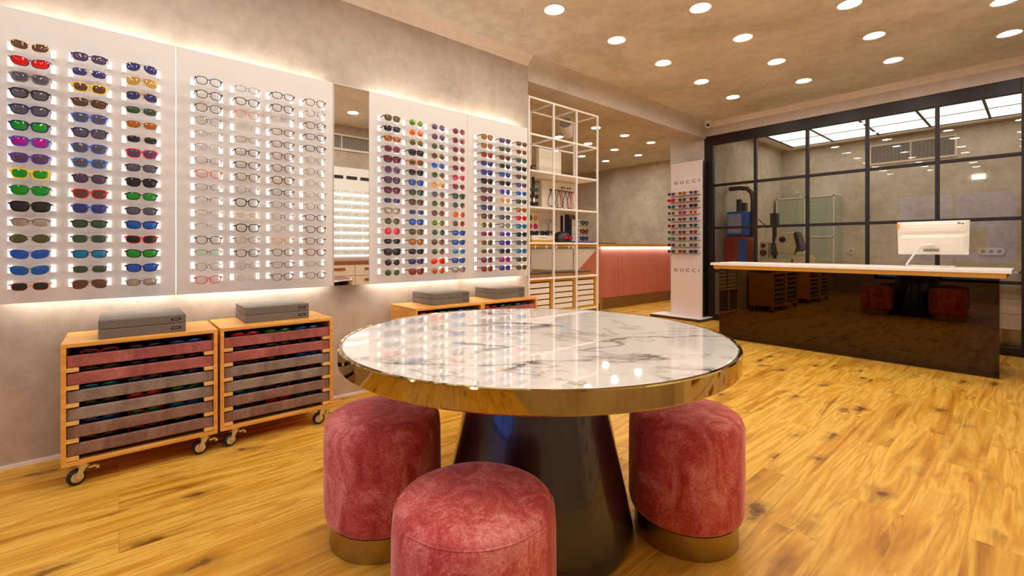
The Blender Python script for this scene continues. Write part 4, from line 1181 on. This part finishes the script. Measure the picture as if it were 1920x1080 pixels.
# sockets
for xs_, n_, lab in ((-2.19, 1, 'single round white socket on the workshop wall'), (-.47, 3, 'triple white socket plate on the workshop wall right of the computer')):
    t = thing('wall_socket', lab, 'socket', (xs_, 9.848, 1.04))
    W = .055 if n_ == 1 else .14; R = .055
    k = 12
    poly = [(W - R + R*math.cos(-PI/2 + PI*q/k), R*math.sin(-PI/2 + PI*q/k)) for q in range(k + 1)] + [(-W + R + R*math.cos(PI/2 + PI*q/k), R*math.sin(PI/2 + PI*q/k)) for q in range(k + 1)]
    if n_ == 1: poly = [(R*math.cos(2*PI*q/24), R*math.sin(2*PI*q/24)) for q in range(24)]
    bm = NB(); prism(bm, poly, 1, -.012, 0); obj('plate', bm, M['cream'], t)
    bm = NB()
    for q in range(n_):
        x = 0 if n_ == 1 else (-.085 + q*.085)
        cyl(bm, (x, -.0125, 0), (x, -.0122, 0), .028, 18)
    obj('socket_face', bm, M['ventg'], t)
# small lit exit sign style lamp plate on the wall
bm = NB(); box(bm, -.07, .07, -.02, 0, -.035, .035); o = simple('wall_lamp', 'small lit white rectangular lamp on the workshop wall', 'lamp', bm, emission('lit_white_plate', (1, .97, .9, 1), 1.3), (-.60, 9.849, 2.17))
# frosted cabinet on the back left
t = thing('frosted_cabinet', 'tall pale green frosted glass cabinet in the workshop corner', 'cabinet', (-2.72, 9.60, 0))
bm = NB(); box(bm, -.53, .40, -.2, .24, 0, 2.02); obj('body', bm, M['greenish'], t)
bm = NB()
for x in (-.53, -.07, .375): box(bm, x, x + .02, -.212, -.2005, 0, 2.02)
box(bm, -.53, .40, -.212, -.2005, 1.995, 2.02); box(bm, -.53, .40, -.212, -.2005, 1.28, 1.30)
obj('door_frame', bm, M['cream'], t)
# work bench
t = thing('work_bench', 'long wooden-topped work bench behind the glass partition', 'bench', (-2.55, 7.75, 0))
bm = NB(); box(bm, -.305, 1.0, -.30, .30, .82, .86); obj('bench_top', bm, M['pine2'], t)
bm = NB()
for x in (-.29, .95): box(bm, x, x + .04, -.28, .28, 0, .82)
obj('bench_side', bm, M['beige'], t)
# lens edging machine: cream instrument
t = thing('lens_instrument', 'cream optical lens instrument with dark column on the work bench', 'instrument', (-2.62, 7.65, .8605))
bm = NB(); box(bm, -.24, .22, -.14, .14, 0, .07); box(bm, -.22, -.10, -.12, .12, .07, .33); obj('base', bm, M['mcream'], t, bevel=.01)
bm = NB(); prism(bm, [(.02, .16), (.24, .13), (.30, .30), (.24, .47), (.02, .46), (-.02, .32)], 1, -.10, .11); obj('head', bm, M['mcream'], t, bevel=.015)
bm = NB(); prism(bm, [(.245, .45), (.275, .47), (.36, .22), (.30, .18)], 1, -.11, .12); obj('hood', bm, M['mdark'], t)
bm = NB(); cyl(bm, (-.03, -.05, .07), (-.03, -.05, .58), .03, 16); box(bm, -.075, .02, -.10, .0, .55, .76); box(bm, -.06, .01, -.12, -.02, .12, .30); obj('column', bm, M['mdark'], t)
bm = NB(); cyl(bm, (-.16, -.125, .16), (-.16, -.16, .16), .045, 18); cyl(bm, (-.16, -.125, .27), (-.16, -.15, .27), .03, 18); cyl(bm, (.10, -.101, .36), (.10, -.13, .36), .04, 18); obj('dial', bm, M['mdark'], t)
bm = NB(); tube(bm, [(-.03, -.05, .60), (-.10, -.06, .56), (-.16, -.06, .58), (-.26, -.06, .68)], .008, 8); obj('lever', bm, M['mdark'], t)
bm = NB(); box(bm, .24, .46, -.12, .12, .0, .12); box(bm, .27, .40, -.1, .1, .12, .17); obj('side_box', bm, M['mcream'], t, bevel=.01)
# blue and red machine
t = thing('grinding_machine', 'blue and red workshop machine with bronze pipe above', 'machine', (-3.055, 7.45, 0))
bm = NB(); box(bm, -.17, .13, -.2, .2, 1.28, 1.66); obj('upper_case', bm, M['mblue'], t, bevel=.02)
bm = NB(); box(bm, -.15, .06, -.212, -.2005, 1.32, 1.62); obj('display', bm, M['mgrey'], t, bevel=.004)
bm = NB(); box(bm, -.22, .12, -.19, .2, 0, 1.28); obj('cabinet', bm, M['mred'], t, bevel=.03)
bm = NB(); box(bm, .02, .13, -.205, -.1905, .85, 1.22); obj('side_cover', bm, M['mblue'], t)
bm = NB(); box(bm, -.08, -.03, -.05, .05, 1.66, 1.86); box(bm, .0, .05, -.05, .05, 1.66, 1.80); cyl(bm, (-.03, -.08, 1.66), (-.03, -.08, 1.77), .014, 10); obj('top_fitting', bm, M['mdark'], t)
bm = NB(); tube(bm, [(-.21, 0, 2.04), (-.05, 0, 2.04), (.07, 0, 2.02), (.13, 0, 1.95), (.15, 0, 1.85), (.15, 0, 1.28)], .035, 14); obj('exhaust_pipe', bm, M['pipe'], t, smooth=True)
# low cabinet right behind the partition
t = thing('low_cabinet', 'low beige drawer cabinet with brass plinth behind the glass partition', 'cabinet', (-.16, 7.2, 0))
bm = NB(); box(bm, -.55, .66, -.18, .2, .245, .835); obj('body', bm, M['beige'], t)
for k in range(3):
    bm = NB(); box(bm, -.55, .66, -.195, -.1805, .25 + k*.16, .25 + k*.16 + .155); obj('drawer', bm, M['beige'], t)
bm = NB(); box(bm, -.55, .66, -.19, .2, .07, .245); obj('plinth', bm, M['brass_satin'], t)
bm = NB(); box(bm, -.50, .6, -.16, .2, 0, .07); obj('foot_rail', bm, M['void'], t)
bm = NB(); box(bm, .02, .12, -.19, -.1, .8355, .852); box(bm, .03, .11, -.18, -.11, .852, .866); simple('brass_tray', 'small shiny brass tray on the low cabinet', 'tray', bm, M['brass'], (-.16, 7.2, 0))

# ------------------------------------------------------------------ opposite wall: lit eyewear cabinet (seen in the mirror)
t = thing('lit_shelf_unit', 'white lit eyewear shelf unit on the opposite wall seen in the mirror', 'shelf unit', (RX, 3.2, 0))
wl = principled('lit_white_shelf', srgb(240, 238, 232), 0.4)
bm = NB(); box(bm, -.03, 0, -1.5, 1.5, .90, 2.34); obj('back_board', bm, wl, t)
bm = NB()
for k in range(9): box(bm, -.14, -.03, -1.5, 1.5, .985 + k*.118, .993 + k*.118)
obj('shelf', bm, wl, t)
for k in range(9):
    bm = NB(); box(bm, -.045, -.035, -1.48, 1.48, .970 + k*.118, .984 + k*.118); obj('light_strip', bm, M['shelf_led'], t)
bm = NB()
for k in range(5): box(bm, -.034, -.0305, -.75 + k*.22, -.58 + k*.22, 2.16, 2.21)
obj('name_plate', bm, M['tagblack'], t)
bm = NB(); box(bm, -.30, 0, -1.5, 1.5, .85, .90); obj('counter_top', bm, principled('chestnut_counter', srgb(150, 84, 48), .4), t); M['chest'] = bpy.data.materials['chestnut_counter']
bm = NB(); box(bm, -.28, 0, -1.5, 1.5, 0, .85); obj('base_cabinet', bm, M['beige'], t)
for k in range(5):
    for q in range(6):
        bm = NB(); box(bm, -.296, -.281, -1.49 + q*.5, -1.01 + q*.5, .02 + k*.165, .02 + k*.165 + .155); d = obj('drawer', bm, M['beige'], t)
        bm = NB(); box(bm, -.306, -.2965, -1.35 + q*.5, -1.15 + q*.5, .10 + k*.165, .135 + k*.165); obj('handle', bm, M['chest'], d)
# the many eyeglasses on those shelves, only ever seen small in the mirror
bm = NB()
for k in range(9):
    for q in range(17):
        y = -1.4 + q*.17 + random.uniform(-.01, .01); z = .993 + k*.118 + .022
        for s in (-1, 1):
            pts = [(-.09, y + s*.034 + .026*math.cos(2*PI*i/10), z + .019*math.sin(2*PI*i/10)) for i in range(10)]
            tube(bm, pts, .0022, 5, closed=True)
        tube(bm, [(-.09, y - .01, z + .005), (-.09, y + .01, z + .005)], .002, 5)
o = obj('eyeglasses', bm, FR['br'][1]); o.location = (RX, 3.2, 0)
tag(o, 'rows of eyeglasses on the lit opposite shelves seen in the mirror', 'eyeglasses', kind='stuff')

# ------------------------------------------------------------------ world, camera, settings
w = bpy.data.worlds.new('dusk'); SC.world = w; w.use_nodes = True
bg = w.node_tree.nodes['Background']
bg.inputs[0].default_value = (0.10, 0.24, 0.95, 1); bg.inputs[1].default_value = 1.0

cam = bpy.data.cameras.new('camera'); co = bpy.data.objects.new('camera', cam); COL.objects.link(co)
th = math.atan((1949 - 960)/854.)
co.location = (0, 0, 1.10); co.rotation_euler = (PI/2, 0, th)
cam.sensor_width = 36; cam.sensor_fit = 'HORIZONTAL'; cam.lens = 854/1920*36
cam.shift_y = -(540 - 464)/1920
cam.clip_start = .02
SC.camera = co

SC.view_settings.view_transform = 'Standard'; SC.view_settings.look = 'None'
SC.view_settings.exposure = 1.06; SC.view_settings.gamma = 1.0; SC.view_settings.use_curve_mapping = False
cy = SC.cycles
cy.max_bounces = 12; cy.diffuse_bounces = 8; cy.glossy_bounces = 5; cy.transmission_bounces = 6; cy.transparent_max_bounces = 16
cy.caustics_reflective = False; cy.caustics_refractive = False
cy.use_denoising = True
cy.use_light_tree = True
cy.sample_clamp_indirect = 6.0
